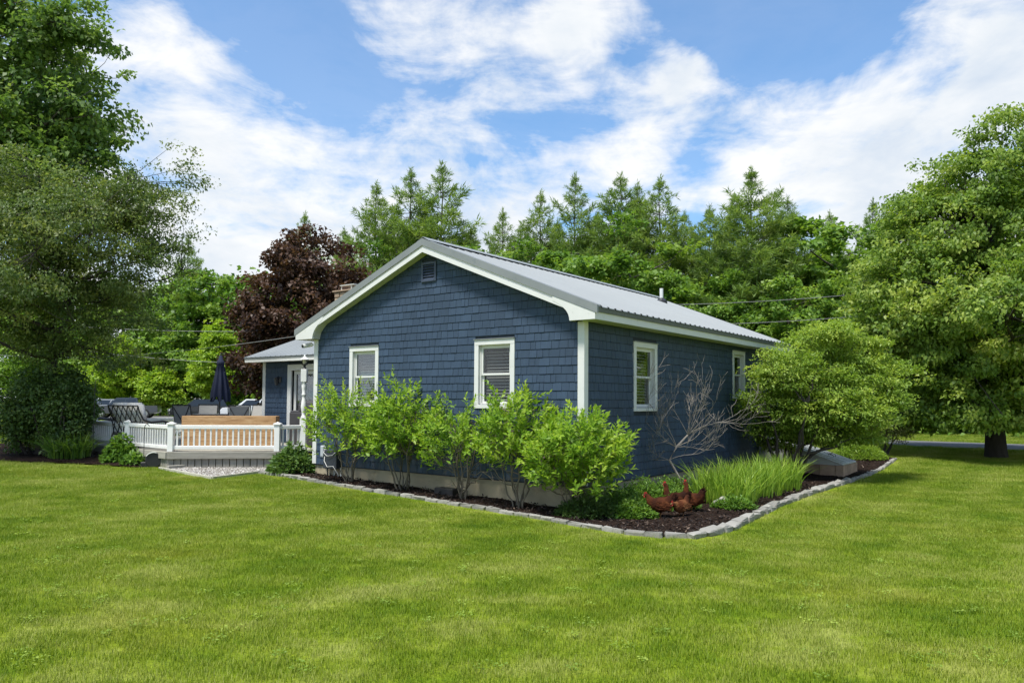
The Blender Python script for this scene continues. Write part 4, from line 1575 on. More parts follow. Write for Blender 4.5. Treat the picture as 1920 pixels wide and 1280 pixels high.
WOODS = [  # x, top y, depth, width factor, label
    (1185, 425, 39, 1.25, 'light green broadleaf tree behind the middle of the roof'),
    (1095, 470, 41, 1.2, 'rounded green tree below the narrow middle pine'),
    (1275, 495, 37, 1.1, 'yellow-green tree just right of the roof vent'),
    (1385, 520, 40, 1.1, 'low green tree under the broadest pine'),
    (1570, 412, 44, 1.35, 'round green maple between the broadest pine and the linden'),
    (1480, 500, 40, 1.1, 'green tree low behind the end of the roof'),
    (1000, 470, 43, 1.2, 'green tree behind the upper roof slope'),
    (920, 460, 44, 1.1, 'green tree right of the gable peak'),
    (840, 470, 45, 1.1, 'green tree hidden behind the gable peak'),
    (720, 470, 44, 1.0, 'green tree between the crimson maple and the gable peak'),
    (425, 505, 66, 1.2, 'broad green tree left of the crimson maple'),
    (360, 520, 68, 1.2, 'green tree right of the crab apple'),
    (290, 560, 64, 1.2, 'mid green tree behind the sapling'),
    (225, 530, 68, 1.3, 'green tree behind the light green small tree'),
    (130, 560, 66, 1.4, 'green tree low behind the crab apple trunk'),
    (40, 540, 64, 1.4, 'green tree behind the lilac hedge'),
    (520, 520, 68, 1.2, 'green tree directly behind the crimson maple'),
    (1650, 470, 42, 1.2, 'green tree half hidden by the left side of the linden'),
    (1740, 560, 44, 1.3, 'green tree behind the middle of the linden'),
    (1850, 590, 44, 1.3, 'green tree behind the trunk of the linden'),
    (1960, 560, 44, 1.3, 'green tree beyond the right edge behind the linden'),
    (600, 560, 64, 1.2, 'green tree behind the lower crimson maple'),
    (470, 590, 66, 1.3, 'low green tree far behind the parasol'),
]
for i, (px, py, dep, wf, lab) in enumerate(WOODS):
    dep = wood_depth(px, dep)
    b = depth_ground(px, dep)
    h = dpt(px, py, dep).z - b.z
    s = h / 9.4
    wv_ = s * wf
    if i < 3:
        t = wood_src[i]
        t.location = b
        t.rotation_euler = (0, 0, i * 2.1)
        t.scale = (wv_, wv_, s)
        t['label'] = lab
        t['group'] = 'broadleaf trees across the street'
    else:
        copy_tree(wood_src[i % 3], b, i * 2.1, (wv_, wv_, s), lab, 'broadleaf trees across the street')
# the far wood that closes the gaps
r_ = np.random.default_rng(90)
n = 620
px_ = r_.uniform(-150, 2100, n)
dep_ = 38.3 / (0.796 + 0.6055 * (px_ - 960) / F_PX) + r_.uniform(9, 26, n)
ctr = np.array([tuple(dpt(a, 700, d)) for a, d in zip(px_, dep_)])
ctr[:, 2] = r_.uniform(0.0, 1.0, n) * (0.150 * dep_ + 2.5)
v, f, t = clump_leaves(r_, ctr, r_.uniform(1.6, 3.0, n), 70, 0.62, 0.8, None, 0.5, 0.8, 0.7, 0.2, np.clip(0.35 + 0.2 * r_.normal(size=n), 0, 1), 0.3)
far = link('far_wood', np_mesh('far_wood', v, f, t), M_L_WOODS)
tag(far, 'dark distant wood closing the gaps between the trees', 'wood', kind='stuff')
# undergrowth along the far side of the street
n = 260
hy_ = r_.uniform(-45, 75, n)
hx_ = r_.uniform(29.5, 34, n)
ctr = np.array([tuple(h2w(a, b_)) for a, b_ in zip(hx_, hy_)])
ctr[:, 2] = gz(ctr[:, 0], ctr[:, 1]) + r_.uniform(0.2, 1.7, n)
v, f, t = clump_leaves(r_, ctr, r_.uniform(0.6, 1.3, n), 80, 0.26, 0.8, None, 0.6, 0.8, 0.6, 0.2, np.clip(0.5 + 0.2 * r_.normal(size=n), 0, 1), 0.3)
ug = link('undergrowth', np_mesh('undergrowth', v, f, t), M_L_WOODS)
tag(ug, 'tangled green undergrowth along the far side of the street', 'undergrowth', kind='stuff')

# ---- shrubs in the beds
def shoot_bush(name, label, base, rng, h, w, n_shoots, mat, bark, leaf=0.062, asp=0.40, canes=8, low=0.45, cat='bush', group=None, per=15, shoot=0.34, lean=(0, 0), hue=0.0, bare=0):
    """cane shrub: bare canes fanning up, leafy shoots on top, leaves set around each shoot"""
    root = empty(name, base, 0, label, cat, group)
    mb = MB()
    ends = []
    for k in range(canes):
        a = 6.283 * k / canes + rng.normal() * 0.35
        r = w * rng.uniform(0.25, 0.75)
        hh = h * rng.uniform(0.55, 0.85)
        s = Vector((math.cos(a) * 0.10 * rng.random() + 0.02, math.sin(a) * 0.10 * rng.random(), -0.06))
        e = Vector((math.cos(a) * r + lean[0], math.sin(a) * r * 0.8 + lean[1], hh))
        pts = limb(mb, rng, s, e, 0.017 * rng.uniform(0.7, 1.2), 0.006, 7, 5, 0.35, 0.05)
        ends += pts[3:]
        for q in range(3):
            st = pts[int(rng.integers(3, 7))]
            e2 = st + Vector((rng.normal() * w * 0.3, rng.normal() * w * 0.25, h * rng.uniform(0.05, 0.25)))
            ends += limb(mb, rng, st, e2, 0.007, 0.003, 4, 4, 0.1, 0.06)[1:]
    for k in range(bare):
        # dead grey branches arching out of the bush
        a = rng.random() * 6.283
        s = ends[int(rng.integers(len(ends)))] * 0.5
        e = s + Vector((math.cos(a) * w * 0.9, math.sin(a) * w * 0.5 - 0.15, h * rng.uniform(0.05, 0.3)))
        bpts = limb(mb, rng, s, e, 0.009, 0.004, 6, 5, 0.5, 0.08)
        for q in range(4):
            limb(mb, rng, bpts[2 + q % 4], bpts[2 + q % 4] + Vector((rng.normal() * 0.12, rng.normal() * 0.08, rng.uniform(-0.1, 0.22))), 0.004, 0.002, 3, 4, 0.1, 0.06)
    E_ = np.array([tuple(p) for p in ends])
    P, D, NN, T, S = [], [], [], [], []
    for k in range(n_shoots):
        # shoot start spread over the crown, attached to the nearest cane
        a = rng.random() * 6.283
        rr = w * math.sqrt(rng.random())
        zt = h * (low + (1 - low) * rng.random() ** 0.8)
        zt = min(zt, h * (1 - 0.35 * (rr / w) ** 2)) * (0.90 + 0.16 * math.sin(a * 3 + rr * 9 / w) * (1 if rr > 0.3 * w else 0.4))
        s = np.array([math.cos(a) * rr + lean[0], math.sin(a) * rr * 0.85 + lean[1], zt])
        j = int(np.argmin(np.linalg.norm(E_ - s, axis=1)))
        d = unit(np.array([math.cos(a) * rr / w * 0.9, math.sin(a) * rr / w * 0.9, 0.55 + 0.4 * rng.random()]) + rng.normal(size=3) * 0.3)
        L = shoot * rng.uniform(0.6, 1.3)
        mid = E_[j] * 0.3 + s * 0.7
        if rng.random() < 0.4:
            mb.tube([Vector(E_[j]), Vector(mid), Vector(s), Vector(s + d * L)], [0.004, 0.0035, 0.003, 0.0015], 4, False)
        tb = rng.random()
        nl = int(per * rng.uniform(0.7, 1.2))
        for q in range(nl):
            t = (q + 0.5) / nl
            p = s + d * L * t
            az = q * 2.4 + rng.random() * 0.5
            u = unit(np.cross(d, np.array([0.3, 0.2, 1.0])))
            w_ = np.cross(u, d)
            o = u * math.cos(az) + w_ * math.sin(az)
            P.append(p)
            D.append(o * (1.0 - 0.45 * t) + d * (0.45 + 0.6 * t) + rng.normal(size=3) * 0.15)
            NN.append(d * 0.8 - o * 0.3 + np.array([0, 0, 0.5]) + rng.normal(size=3) * 0.3)
            S.append(leaf * (0.75 + 0.5 * rng.random()) * (1.05 - 0.35 * t))
            T.append(np.clip(0.28 + hue + 0.34 * tb + 0.30 * t + 0.15 * rng.normal(), 0, 1))
    S = np.array(S)
    v, f, t = leaf_faces(np.array(P), np.array(D), unit(np.array(NN)), S, S * asp, 0.14, np.array(T), 0.08)
    link('foliage', np_mesh('foliage', v, f, t), mat, root)
    mb.build('canes', bark, root, smooth=True)
    return root


BB = [  # photograph x of the foot, y of the top, half width px, label
    (655, 712, 64, 'leftmost of the five bright green bushes along the gable wall'),
    (757, 710, 62, 'second bright green bush from the left along the gable wall'),
    (868, 738, 66, 'third bright green bush along the gable wall with bare branches'),
    (972, 716, 68, 'fourth bright green bush below the right gable window'),
    (1082, 762, 80, 'rightmost rounded bright green bush at the house corner'),
]
for i, (px, ty, hw_, lab) in enumerate(BB):
    # foot about 45 cm in front of the gable wall
    d = px_dir(px, 750)
    # solve along the bearing for house x = -0.42
    best = min((abs(w2h(d.x * t / d.y, t)[0] + (0.40 if i < 4 else 0.38)), t) for t in np.arange(9, 20, 0.02))[1]
    b = Vector((d.x * best / d.y, best, 0))
    b.z = float(gz(b.x, b.y)) + 0.04
    h = dpt(px, ty, best).z - b.z
    blu = shoot_bush('blueberry_bush', lab, b, np.random.default_rng(120 + i), h - 0.14, 1.02 * hw_ / F_PX * best, (300, 350, 230, 280, 460)[i], M_L_BLUEB, M_CANE, (0.105, 0.118, 0.100, 0.115, 0.122)[i], 0.42,
               canes=(7, 9, 8, 8, 7)[i], low=(0.33, 0.33, 0.36, 0.38, 0.27)[i], group='bright green bushes along the gable wall', per=13, shoot=0.30, hue=(0.04, -0.02, -0.10, 0.06, 0.02)[i], bare=(1, 1, 7, 2, 2)[i])

# big burning bush at the far end of the side wall
b = h2w(6.75, -1.15)
b.z = float(gz(b.x, b.y)) + 0.03
print('burn base depth', b)
lobes = []
r_ = np.random.default_rng(150)
for px, py, rx, rz in ((1470, 690, 62, 46), (1530, 650, 66, 36), (1600, 680, 60, 48), (1560, 730, 78, 52), (1455, 760, 56, 40), (1650, 720, 46, 42), (1500, 800, 60, 34), (1620, 770, 50, 36), (1420, 745, 34, 26), (1560, 622, 40, 18), (1500, 700, 60, 40), (1445, 700, 34, 16), (1690, 690, 26, 14), (1410, 770, 26, 12), (1500, 628, 22, 14), (1625, 640, 36, 14), (1680, 750, 30, 16), (1440, 800, 40, 18), (1470, 822, 56, 24), (1555, 812, 70, 24), (1615, 815, 44, 20), (1520, 770, 80, 36)):
    p = dpt(px, py, b.y + r_.uniform(-0.5, 0.5)) - b
    s = b.y / F_PX
    lobes.append((p.x, p.y, p.z, rx * s, rx * s * 0.9, rz * s))
broadleaf('burning_bush', 'big spreading light green shrub at the far end of the side wall', b, lobes, 1250, 56, 0.070, 0.30, M_L_BURN, M_BARKD, 0.09, 1.7, r_, cat='bush',
          flat=0.28, inner=0.22, aspect=0.48, up=1.1, droop=0.1, rand=0.5, limbs=40, twigs=0.5, stems=9, crown_name='foliage')

# greyer shrub behind it
b = gpt(1655, 853)
b.z += 0.02
lobes = [(-0.3, 0, 1.05, 0.85, 0.8, 0.55), (0.5, 0, 1.2, 0.7, 0.7, 0.55), (0.0, -0.3, 0.75, 0.8, 0.6, 0.4), (0.2, 0.2, 1.5, 0.6, 0.6, 0.35)]
broadleaf('spirea_bush', 'small grey-green shrub with dark stems beyond the cellar hatch', b, lobes, 330, 40, 0.055, 0.22, M_L_SPIREA, M_BARKD, 0.06, 1.0, np.random.default_rng(151), cat='bush',
          flat=0.5, inner=0.3, aspect=0.45, limbs=20, twigs=0.4, stems=6, crown_name='foliage')


def mound(name, label, base, w, d, h, n, size, mat, seed, asp=0.5, cat='plant', group=None, spread=0.3):
    """low leafy mound"""
    r_ = np.random.default_rng(seed)
    root = empty(name, base, 0, label, cat, group)
    a = r_.random(n) * 6.283
    rr = np.sqrt(r_.random(n))
    top = h * (1 - rr ** 2.2) * (0.75 + 0.25 * np.sin(a * 3 + 1) * np.sin(rr * 5)) + 0.03
    z = top * (0.35 + 0.65 * r_.random(n) ** 0.5)
    pos = np.stack([np.cos(a) * rr * w, np.sin(a) * rr * d, z], 1) + r_.normal(size=(n, 3)) * 0.02
    o = np.stack([np.cos(a) * rr, np.sin(a) * rr, 0.5 + 0 * a], 1)
    dr = unit(o + r_.normal(size=(n, 3)) * 0.6)
    nor = unit(np.array([0, 0, 1.0]) + r_.normal(size=(n, 3)) * 0.45)
    s = size * r_.uniform(0.6, 1.3, n)
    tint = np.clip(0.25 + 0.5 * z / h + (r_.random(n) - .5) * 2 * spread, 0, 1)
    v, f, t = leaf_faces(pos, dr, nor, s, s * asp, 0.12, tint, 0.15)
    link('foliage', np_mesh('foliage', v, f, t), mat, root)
    st = MB()
    for k in range(40):
        i = int(r_.integers(n))
        st.tube([(pos[i][0] * 0.6, pos[i][1] * 0.6, -0.02), tuple(pos[i] * np.array([0.9, 0.9, 0.6])), tuple(pos[i])], [0.004, 0.003, 0.002], 4, False)
    st.build('stems', M_CANE, root)
    return root


def bedpt(px, py, lift=0.03):
    p = gpt(px, py)
    p.z += lift
    return p


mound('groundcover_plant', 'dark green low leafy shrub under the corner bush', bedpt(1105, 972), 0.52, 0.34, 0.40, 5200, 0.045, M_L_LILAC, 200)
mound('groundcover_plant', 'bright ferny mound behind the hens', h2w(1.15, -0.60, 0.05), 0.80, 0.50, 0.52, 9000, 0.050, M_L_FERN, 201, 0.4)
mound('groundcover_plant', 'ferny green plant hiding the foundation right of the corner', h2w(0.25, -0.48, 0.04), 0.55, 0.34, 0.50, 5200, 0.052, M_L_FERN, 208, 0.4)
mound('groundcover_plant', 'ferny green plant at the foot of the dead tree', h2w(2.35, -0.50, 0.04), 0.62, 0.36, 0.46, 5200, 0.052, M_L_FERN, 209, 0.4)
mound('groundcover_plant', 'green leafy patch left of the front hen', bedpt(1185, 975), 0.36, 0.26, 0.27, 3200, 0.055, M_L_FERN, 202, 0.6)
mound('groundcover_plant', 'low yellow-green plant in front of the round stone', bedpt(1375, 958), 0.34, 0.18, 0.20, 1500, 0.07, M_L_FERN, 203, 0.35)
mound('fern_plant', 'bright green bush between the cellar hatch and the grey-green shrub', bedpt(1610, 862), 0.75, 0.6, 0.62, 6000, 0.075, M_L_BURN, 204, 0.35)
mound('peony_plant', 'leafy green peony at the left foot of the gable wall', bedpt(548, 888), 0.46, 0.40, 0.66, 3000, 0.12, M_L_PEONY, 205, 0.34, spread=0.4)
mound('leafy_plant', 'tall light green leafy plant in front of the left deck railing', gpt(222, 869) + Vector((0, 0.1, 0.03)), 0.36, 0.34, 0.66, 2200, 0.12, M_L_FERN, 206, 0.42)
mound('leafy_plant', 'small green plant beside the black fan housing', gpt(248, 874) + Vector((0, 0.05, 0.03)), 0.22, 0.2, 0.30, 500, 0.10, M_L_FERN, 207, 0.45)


def blade_clump(name, label, base, outline, n, h0, h1, width, mat, seed, arch=0.35, cat='plant', ground=None, lean=0.12):
    """strap leaves rising from the ground, each a strip of four segments"""
    r_ = np.random.default_rng(seed)
    root = empty(name, base, 0, label, cat)
    V_, F_, T_ = [], [], []
    for k in range(n):
        while True:
            x, y = r_.uniform(-1, 1, 2)
            if x * x + y * y < 1:
                break
        bx, by = x * outline[0], y * outline[1]
        h = r_.uniform(h0, h1)
        a = r_.random() * 6.283
        ar = arch * h * (0.3 + r_.random() ** 2 * 1.4)
        dirx, diry = math.cos(a) + x * 0.6, math.sin(a) + y * 0.6
        b0 = len(V_)
        tw = r_.random() * 3.14
        sx, sy = math.cos(tw), math.sin(tw)
        tint = np.clip(0.5 + 0.25 * r_.normal(), 0, 1)
        for i in range(5):
            t = i / 4
            cx = bx + dirx * (lean * h * t + ar * t ** 2.6)
            cy = by + diry * (lean * h * t + ar * t ** 2.6)
            cz = h * (t - 0.28 * (ar / h) * t ** 3)
            ww = width * (0.75 + 0.5 * t * (1 - t) * 2) * (1 - t ** 3 * 0.95) * 0.5
            V_ += [(cx - sx * ww, cy - sy * ww, cz), (cx + sx * ww, cy + sy * ww, cz)]
            T_ += [min(1, tint * 0.8 + 0.25 * t)] * 2
        F_ += [(b0 + 2 * i, b0 + 2 * i + 1, b0 + 2 * i + 3, b0 + 2 * i + 2) for i in range(4)]
    link('blades', np_mesh('blades', np.array(V_), np.array(F_), np.array(T_)), mat, root)
    return root


for k, (hx, hy, ox, oy, n, lab) in enumerate(((2.55, -1.35, 0.62, 0.52, 520, 'tall bright iris clump nearest the round stone'), (3.75, -1.30, 0.75, 0.58, 620, 'widest iris clump in the side bed'), (4.95, -1.45, 0.62, 0.45, 420, 'farthest iris clump beside the spreading shrub'))):
    p = h2w(hx, hy)
    p.z = float(gz(p.x, p.y)) + 0.02
    r = blade_clump('iris_clump', lab, p, (ox, oy), n, 0.42, 0.80, 0.021, M_L_IRIS, 300 + k)
    r.rotation_euler = (0, 0, HOUSE_A)
    r['group'] = 'iris clumps in the side bed'
p = gpt(125, 862)
blade_clump('daylily_clump', 'arching grassy daylily clump in front of the lilac bushes', p + Vector((0, 0.1, 0.02)), (0.45, 0.4), 520, 0.45, 0.75, 0.022, M_L_FERN, 310, 0.8)

# dead tree with bare grey branches against the side wall
def dead_tree():
    r_ = np.random.default_rng(77)
    b = h2w(2.75, -0.62)
    b.z = float(gz(b.x, b.y)) + 0.02
    root = empty('dead_tree', b, 0, 'bare dead grey tree leaning against the blue side wall', 'tree')
    mb = MB()
    dep = b.y

    def P(px, py, dd=0.0):
        return dpt(px, py, dep + dd) - b

    def grow(p, d, L, r, lev):
        n = 5
        pts = [p]
        for i in range(n):
            d = (d + Vector(r_.normal(size=3)) * 0.16 + Vector((0, 0, 0.06))).normalized()
            # stay in front of the wall
            q = pts[-1] + d * L / n
            w_ = q + b
            if w2h(w_.x, w_.y)[1] > -0.10:
                nrm = Vector((SA, -CA, 0))
                d = (d + nrm * 0.8).normalized()
                q = pts[-1] + d * L / n
            pts.append(q)
        mb.tube(pts, [max(0.0021, r * (1 - 0.5 * i / n)) for i in range(n + 1)], 5 if r > 0.008 else 4, False)
        if lev == 0:
            return
        for k in range(int(r_.integers(2, 5)) if lev > 1 else int(r_.integers(2, 4))):
            i = int(r_.integers(2, n + 1))
            ax = Vector(r_.normal(size=3)).normalized()
            nd = (Matrix.Rotation(r_.uniform(0.35, 0.85), 3, ax) @ d).normalized()
            nd = (nd + Vector((0, 0, 0.12))).normalized()
            grow(pts[i], nd, L * r_.uniform(0.45, 0.75), r * 0.56, lev - 1)
    base = Vector((0, 0, -0.05))
    main = [base, P(1255, 862), P(1268, 838), P(1290, 815)]
    mb.tube(main, [0.028, 0.024, 0.021, 0.017], 7, False)
    for (a, e, r) in ((3, (1325, 785), 0.018), (3, (1285, 770), 0.015), (2, (1245, 790), 0.014), (3, (1300, 760), 0.013), (2, (1330, 812), 0.013), (1, (1335, 845), 0.010), (1, (1215, 862), 0.011), (2, (1225, 800), 0.012), (3, (1312, 725), 0.012), (3, (1362, 770), 0.013), (2, (1200, 780), 0.011), (2, (1190, 745), 0.011), (3, (1345, 745), 0.011), (3, (1385, 755), 0.012), (1, (1190, 840), 0.009), (2, (1350, 830), 0.010), (3, (1260, 735), 0.010)):
        s = main[a]
        t = P(e[0], e[1], r_.uniform(-0.35, 0.05))
        d = (t - s).normalized()
        grow(s, d, (t - s).length * 0.86 + 0.04, r * 0.60, 3)
    mb.build('branches', M_DEADW, root, smooth=True)


dead_tree()
# ------------------------------------------------------------------ mown grass
def grass_patch(seed, size=0.30, n=300):
    r_ = np.random.default_rng(seed)
    x, y = r_.uniform(-size / 2, size / 2, (2, n)) * 1.25
    a = r_.random(n) * 6.283
    h = r_.uniform(0.022, 0.052, n)
    ln = r_.uniform(0.1, 0.75, n) * h
    w = r_.uniform(0.0022, 0.0042, n)
    b = np.stack([x, y, np.full(n, -0.004)], 1)
    dx = np.stack([np.cos(a), np.sin(a), 0 * a], 1)
    sd = np.stack([-np.sin(a), np.cos(a), 0 * a], 1)
    mid = b + dx * (ln * 0.35)[:, None] + np.array([0, 0, 1]) * (h * 0.62)[:, None]
    tip = b + dx * ln[:, None] + np.array([0, 0, 1]) * h[:, None]
    V_ = np.stack([b - sd * w[:, None] / 2, b + sd * w[:, None] / 2, mid + sd * w[:, None] * 0.42, mid - sd * w[:, None] * 0.42, tip], 1).reshape(-1, 3)
    i = np.arange(n) * 5
    F_ = np.concatenate([np.stack([i, i + 1, i + 2], 1), np.stack([i, i + 2, i + 3], 1), np.stack([i + 3, i + 2, i + 4], 1)])
    me = np_mesh('grass_patch', V_, F_, np.repeat(r_.random(n), 5))
    me.materials.append(M_BLADE)
    return me


pc = bpy.data.collections.new('grass_patches')
for s in range(5):
    o = bpy.data.objects.new('grass_patch', grass_patch(500 + s))
    pc.objects.link(o)
r_ = np.random.default_rng(600)
pts = []
GRAVEL_H = [(-0.32, 7.78), (-1.80, 7.62), (-1.72, 9.80), (-0.9, 9.75), (0.3, 8.1)]
yy = 4.4
while yy < 40:
    st = 0.19 if yy < 16 else (0.26 if yy < 24 else 0.42)
    half = 0.74 * yy + 1.2
    x = np.arange(-half, half, st)
    pts.append(np.stack([x + r_.uniform(-st, st, len(x)) * 0.5, np.full(len(x), yy) + r_.uniform(-st, st, len(x)) * 0.5, np.full(len(x), st)], 1))
    yy += st
pts = np.concatenate(pts)
hx, hy = (pts[:, 0] - HOUSE_O.x), (pts[:, 1] - HOUSE_O.y)
hxx, hyy = CA * hx + SA * hy, -SA * hx + CA * hy


def shrink(poly, k):
    """outline grown outwards by k (polygon listed in either sense)"""
    n = len(poly)
    area = sum(poly[i][0] * poly[(i + 1) % n][1] - poly[(i + 1) % n][0] * poly[i][1] for i in range(n))
    sg = 1 if area > 0 else -1
    out = []
    for i in range(n):
        p0, p1, p2 = poly[i - 1], poly[i], poly[(i + 1) % n]
        e1 = Vector((p1[0] - p0[0], p1[1] - p0[1])).normalized()
        e2 = Vector((p2[0] - p1[0], p2[1] - p1[1])).normalized()
        nn = Vector((e1.y + e2.y, -e1.x - e2.x)) * sg
        nn = nn.normalized() * k if nn.length > 1e-6 else Vector((0, 0))
        out.append((p1[0] + nn.x, p1[1] + nn.y))
    return out


bad = in_poly(hxx, hyy, shrink(BED, 0.20)) | in_poly(hxx, hyy, shrink(GRAVEL_H, 0.16))
bad |= in_poly(pts[:, 0], pts[:, 1], shrink(LEFT_BED_W, 0.14))
bad |= (hxx > 0) & (hxx < 9.6) & (hyy > -0.2) & (hyy < HW + 0.3)
bad |= (hxx > 20.4) & (hxx < 25.4)
bad |= in_poly(pts[:, 0], pts[:, 1], [(-10.9, 19.4), (-7.6, 16.7), (-5.2, 17.0), (-4.2, 16.2), (-5, 24), (-11, 24)])
pts = pts[~bad]
P3 = np.stack([pts[:, 0], pts[:, 1], gz(pts[:, 0], pts[:, 1])], 1)
gme = bpy.data.meshes.new('grass')
gme.vertices.add(len(P3))
gme.vertices.foreach_set('co', P3.astype(np.float32).ravel())
at = gme.attributes.new('gscale', 'FLOAT', 'POINT')
at.data.foreach_set('value', (np.where(pts[:, 2] < 0.2, 1.0, np.where(pts[:, 2] < 0.3, 1.3, 1.9))).astype(np.float32))
grass = bpy.data.objects.new('grass', gme)
COL.objects.link(grass)
tag(grass, 'short mown lawn grass around the house', 'grass', kind='stuff')
ng = bpy.data.node_groups.new('grass_scatter', 'GeometryNodeTree')
ng.interface.new_socket('Geometry', in_out='INPUT', socket_type='NodeSocketGeometry')
ng.interface.new_socket('Geometry', in_out='OUTPUT', socket_type='NodeSocketGeometry')
gi = ng.nodes.new('NodeGroupInput')
go = ng.nodes.new('NodeGroupOutput')
iop = ng.nodes.new('GeometryNodeInstanceOnPoints')
ci = ng.nodes.new('GeometryNodeCollectionInfo')
ci.inputs['Collection'].default_value = pc
ci.inputs['Separate Children'].default_value = True
ci.inputs['Reset Children'].default_value = True
rv_ = ng.nodes.new('FunctionNodeRandomValue')
rv_.data_type = 'FLOAT_VECTOR'
rv_.inputs[0].default_value = (-0.06, -0.06, 0)
rv_.inputs[1].default_value = (0.06, 0.06, 6.283)
e2r = ng.nodes.new('FunctionNodeEulerToRotation')
na = ng.nodes.new('GeometryNodeInputNamedAttribute')
na.data_type = 'FLOAT'
na.inputs[0].default_value = 'gscale'
L_ = ng.links
L_.new(gi.outputs[0], iop.inputs['Points'])
L_.new(ci.outputs[0], iop.inputs['Instance'])
iop.inputs['Pick Instance'].default_value = True
L_.new(rv_.outputs[0], e2r.inputs[0])
L_.new(e2r.outputs[0], iop.inputs['Rotation'])
L_.new(na.outputs[0], iop.inputs['Scale'])
L_.new(iop.outputs[0], go.inputs[0])
md = grass.modifiers.new('scatter', 'NODES')
md.node_group = ng
print('grass patches', len(P3))
# ------------------------------------------------------------------ clover and small weeds in the turf
r_ = np.random.default_rng(640)
P, D, NN, S, T = [], [], [], [], []
k = 0
while k < 240:
    y = r_.uniform(5.0, 17.0)
    x = r_.uniform(-0.72, 0.72) * y
    hx_, hy_ = w2h(x, y)
    if in_poly(np.array([hx_]), np.array([hy_]), shrink(BED, 0.3))[0] or in_poly(np.array([x]), np.array([y]), shrink(LEFT_BED_W, 0.3))[0] or (hx_ > -0.3 and hy_ > -0.3) or in_poly(np.array([hx_]), np.array([hy_]), shrink(GRAVEL_H, 0.3))[0]:
        continue
    k += 1
    w = r_.uniform(0.03, 0.13)
    m = int(10 + w * 260)
    tone = r_.random()
    for j in range(m):
        a = r_.random() * 6.283
        rr = w * math.sqrt(r_.random())
        px_, py_ = x + math.cos(a) * rr, y + math.sin(a) * rr
        P.append((px_, py_, float(gz(px_, py_)) + r_.uniform(0.02, 0.045)))
        D.append((math.cos(a * 3 + j), math.sin(a * 3 + j), r_.uniform(-0.1, 0.5)))
        NN.append((r_.normal() * 0.3, r_.normal() * 0.3, 1.0))
        S.append(r_.uniform(0.014, 0.030))
        T.append(np.clip(0.3 + 0.5 * tone + 0.15 * r_.normal(), 0, 1))
S = np.array(S)
v, f, t = leaf_faces(np.array(P), np.array(D), unit(np.array(NN)), S, S * 0.7, 0.1, np.array(T))
wd = link('clover', np_mesh('clover', v, f, t), M_L_BURN)
tag(wd, 'small clover leaves and weeds scattered through the lawn', 'clover', kind='stuff')
# ------------------------------------------------------------------ deck, garden edging and everything standing about
M_PT = simple('weathered_deck_board', (0.27, 0.255, 0.215), 0.9, 0.2, 3, bump=0.4, bscale=18, stretch=(6, 6, 0.7), per_obj=0.22, spots=(3.0, 0.5, 0.75, (0.13, 0.125, 0.10)))
M_PTH = simple('weathered_rim_board', (0.30, 0.285, 0.24), 0.9, 0.2, 3, bump=0.4, bscale=18, stretch=(0.7, 0.7, 6), per_obj=0.1, spots=(2.5, 0.5, 0.8, (0.17, 0.165, 0.13)))
M_CEDAR = None


def cedar():
    m, N, b = mat_base('cedar_plank')
    co = N.n('ShaderNodeTexCoord').outputs['Object']
    mp_ = N.n('ShaderNodeMapping', ins={'Vector': co})
    mp_.inputs['Scale'].default_value = (1.2, 1.2, 14)
    oi = N.n('ShaderNodeObjectInfo')
    off = N.n('ShaderNodeCombineXYZ', ins={0: N.math('MULTIPLY', oi.outputs['Random'], 40.0), 1: 0.0, 2: 0.0})
    vv = N.vmath('ADD', mp_.outputs[0], off.outputs[0]).outputs[0]
    g1 = N.noise(vv, 2.2, 6, 0.6, 0.8)
    g2 = N.noise(vv, 9.0, 4, 0.6)
    k = N.math('ADD', N.math('MULTIPLY', g1.outputs[0], 0.7), N.math('MULTIPLY', g2.outputs[0], 0.3))
    c = N.ramp(k, [(0.32, (0.22, 0.105, 0.038)), (0.5, (0.46, 0.265, 0.115)), (0.68, (0.62, 0.42, 0.23))])
    N.t.links.new(c, b.inputs['Base Color'])
    b.inputs['Roughness'].default_value = 0.65
    return m


M_CEDAR = cedar()
M_RAIL = simple('white_rail', (0.76, 0.76, 0.73), 0.45, 0.05, 3, spots=(5, 0.58, 0.8, (0.60, 0.60, 0.54)))
DZ_ = 0.64                                      # deck floor height
A_, B_, C_ = Vector((-10.88, 19.49, 0)), Vector((-7.62, 16.78, 0)), Vector((-5.30, 17.12, 0))
D_ = h2w(1.35, HW + 0.12)
NEWEL = dpt(569, 800, 17.55)
NEWEL = Vector((NEWEL.x, NEWEL.y, 0))
E_ = h2w(2.4, HW + 0.12)
F_ = h2w(2.42, 12.2)
G_ = F_ + (A_ - B_).normalized() * 3.9 + Vector((-0.6, 0.9, 0))
deck = empty('deck', B_ + Vector((0, 0, 0.25)), 0, 'raised timber deck with white railing beside the house', 'deck')
DO = Vector(deck.location)


def dmb(mb, name, mat, parent=None, **kw):
    mb.v = [tuple(Vector(p) - DO) for p in mb.v]
    return mb.build(name, mat, parent or deck, **kw)


outline = [A_, B_, C_, NEWEL + Vector((0.15, -0.1, 0)), D_, E_, F_, G_]
# floor boards run parallel to the front edge
u = (C_ - B_).normalized()
v_ = Vector((-u.y, u.x, 0))
row = 0
poly2 = [((p - B_).dot(u), (p - B_).dot(v_)) for p in outline]
t0, t1 = min(p[1] for p in poly2), max(p[1] for p in poly2)
t = t0
while t < t1:
    q = clip(clip(poly2, 0, -1, -t), 0, 1, t + 0.135)
    if len(q) > 2:
        mb = MB()
        mb.prism([B_ + u * a + v_ * b + Vector((0, 0, DZ_ - 0.03)) for a, b in q], (0, 0, 0.03))
        dmb(mb, 'floor_board', M_PTH)
    t += 0.141


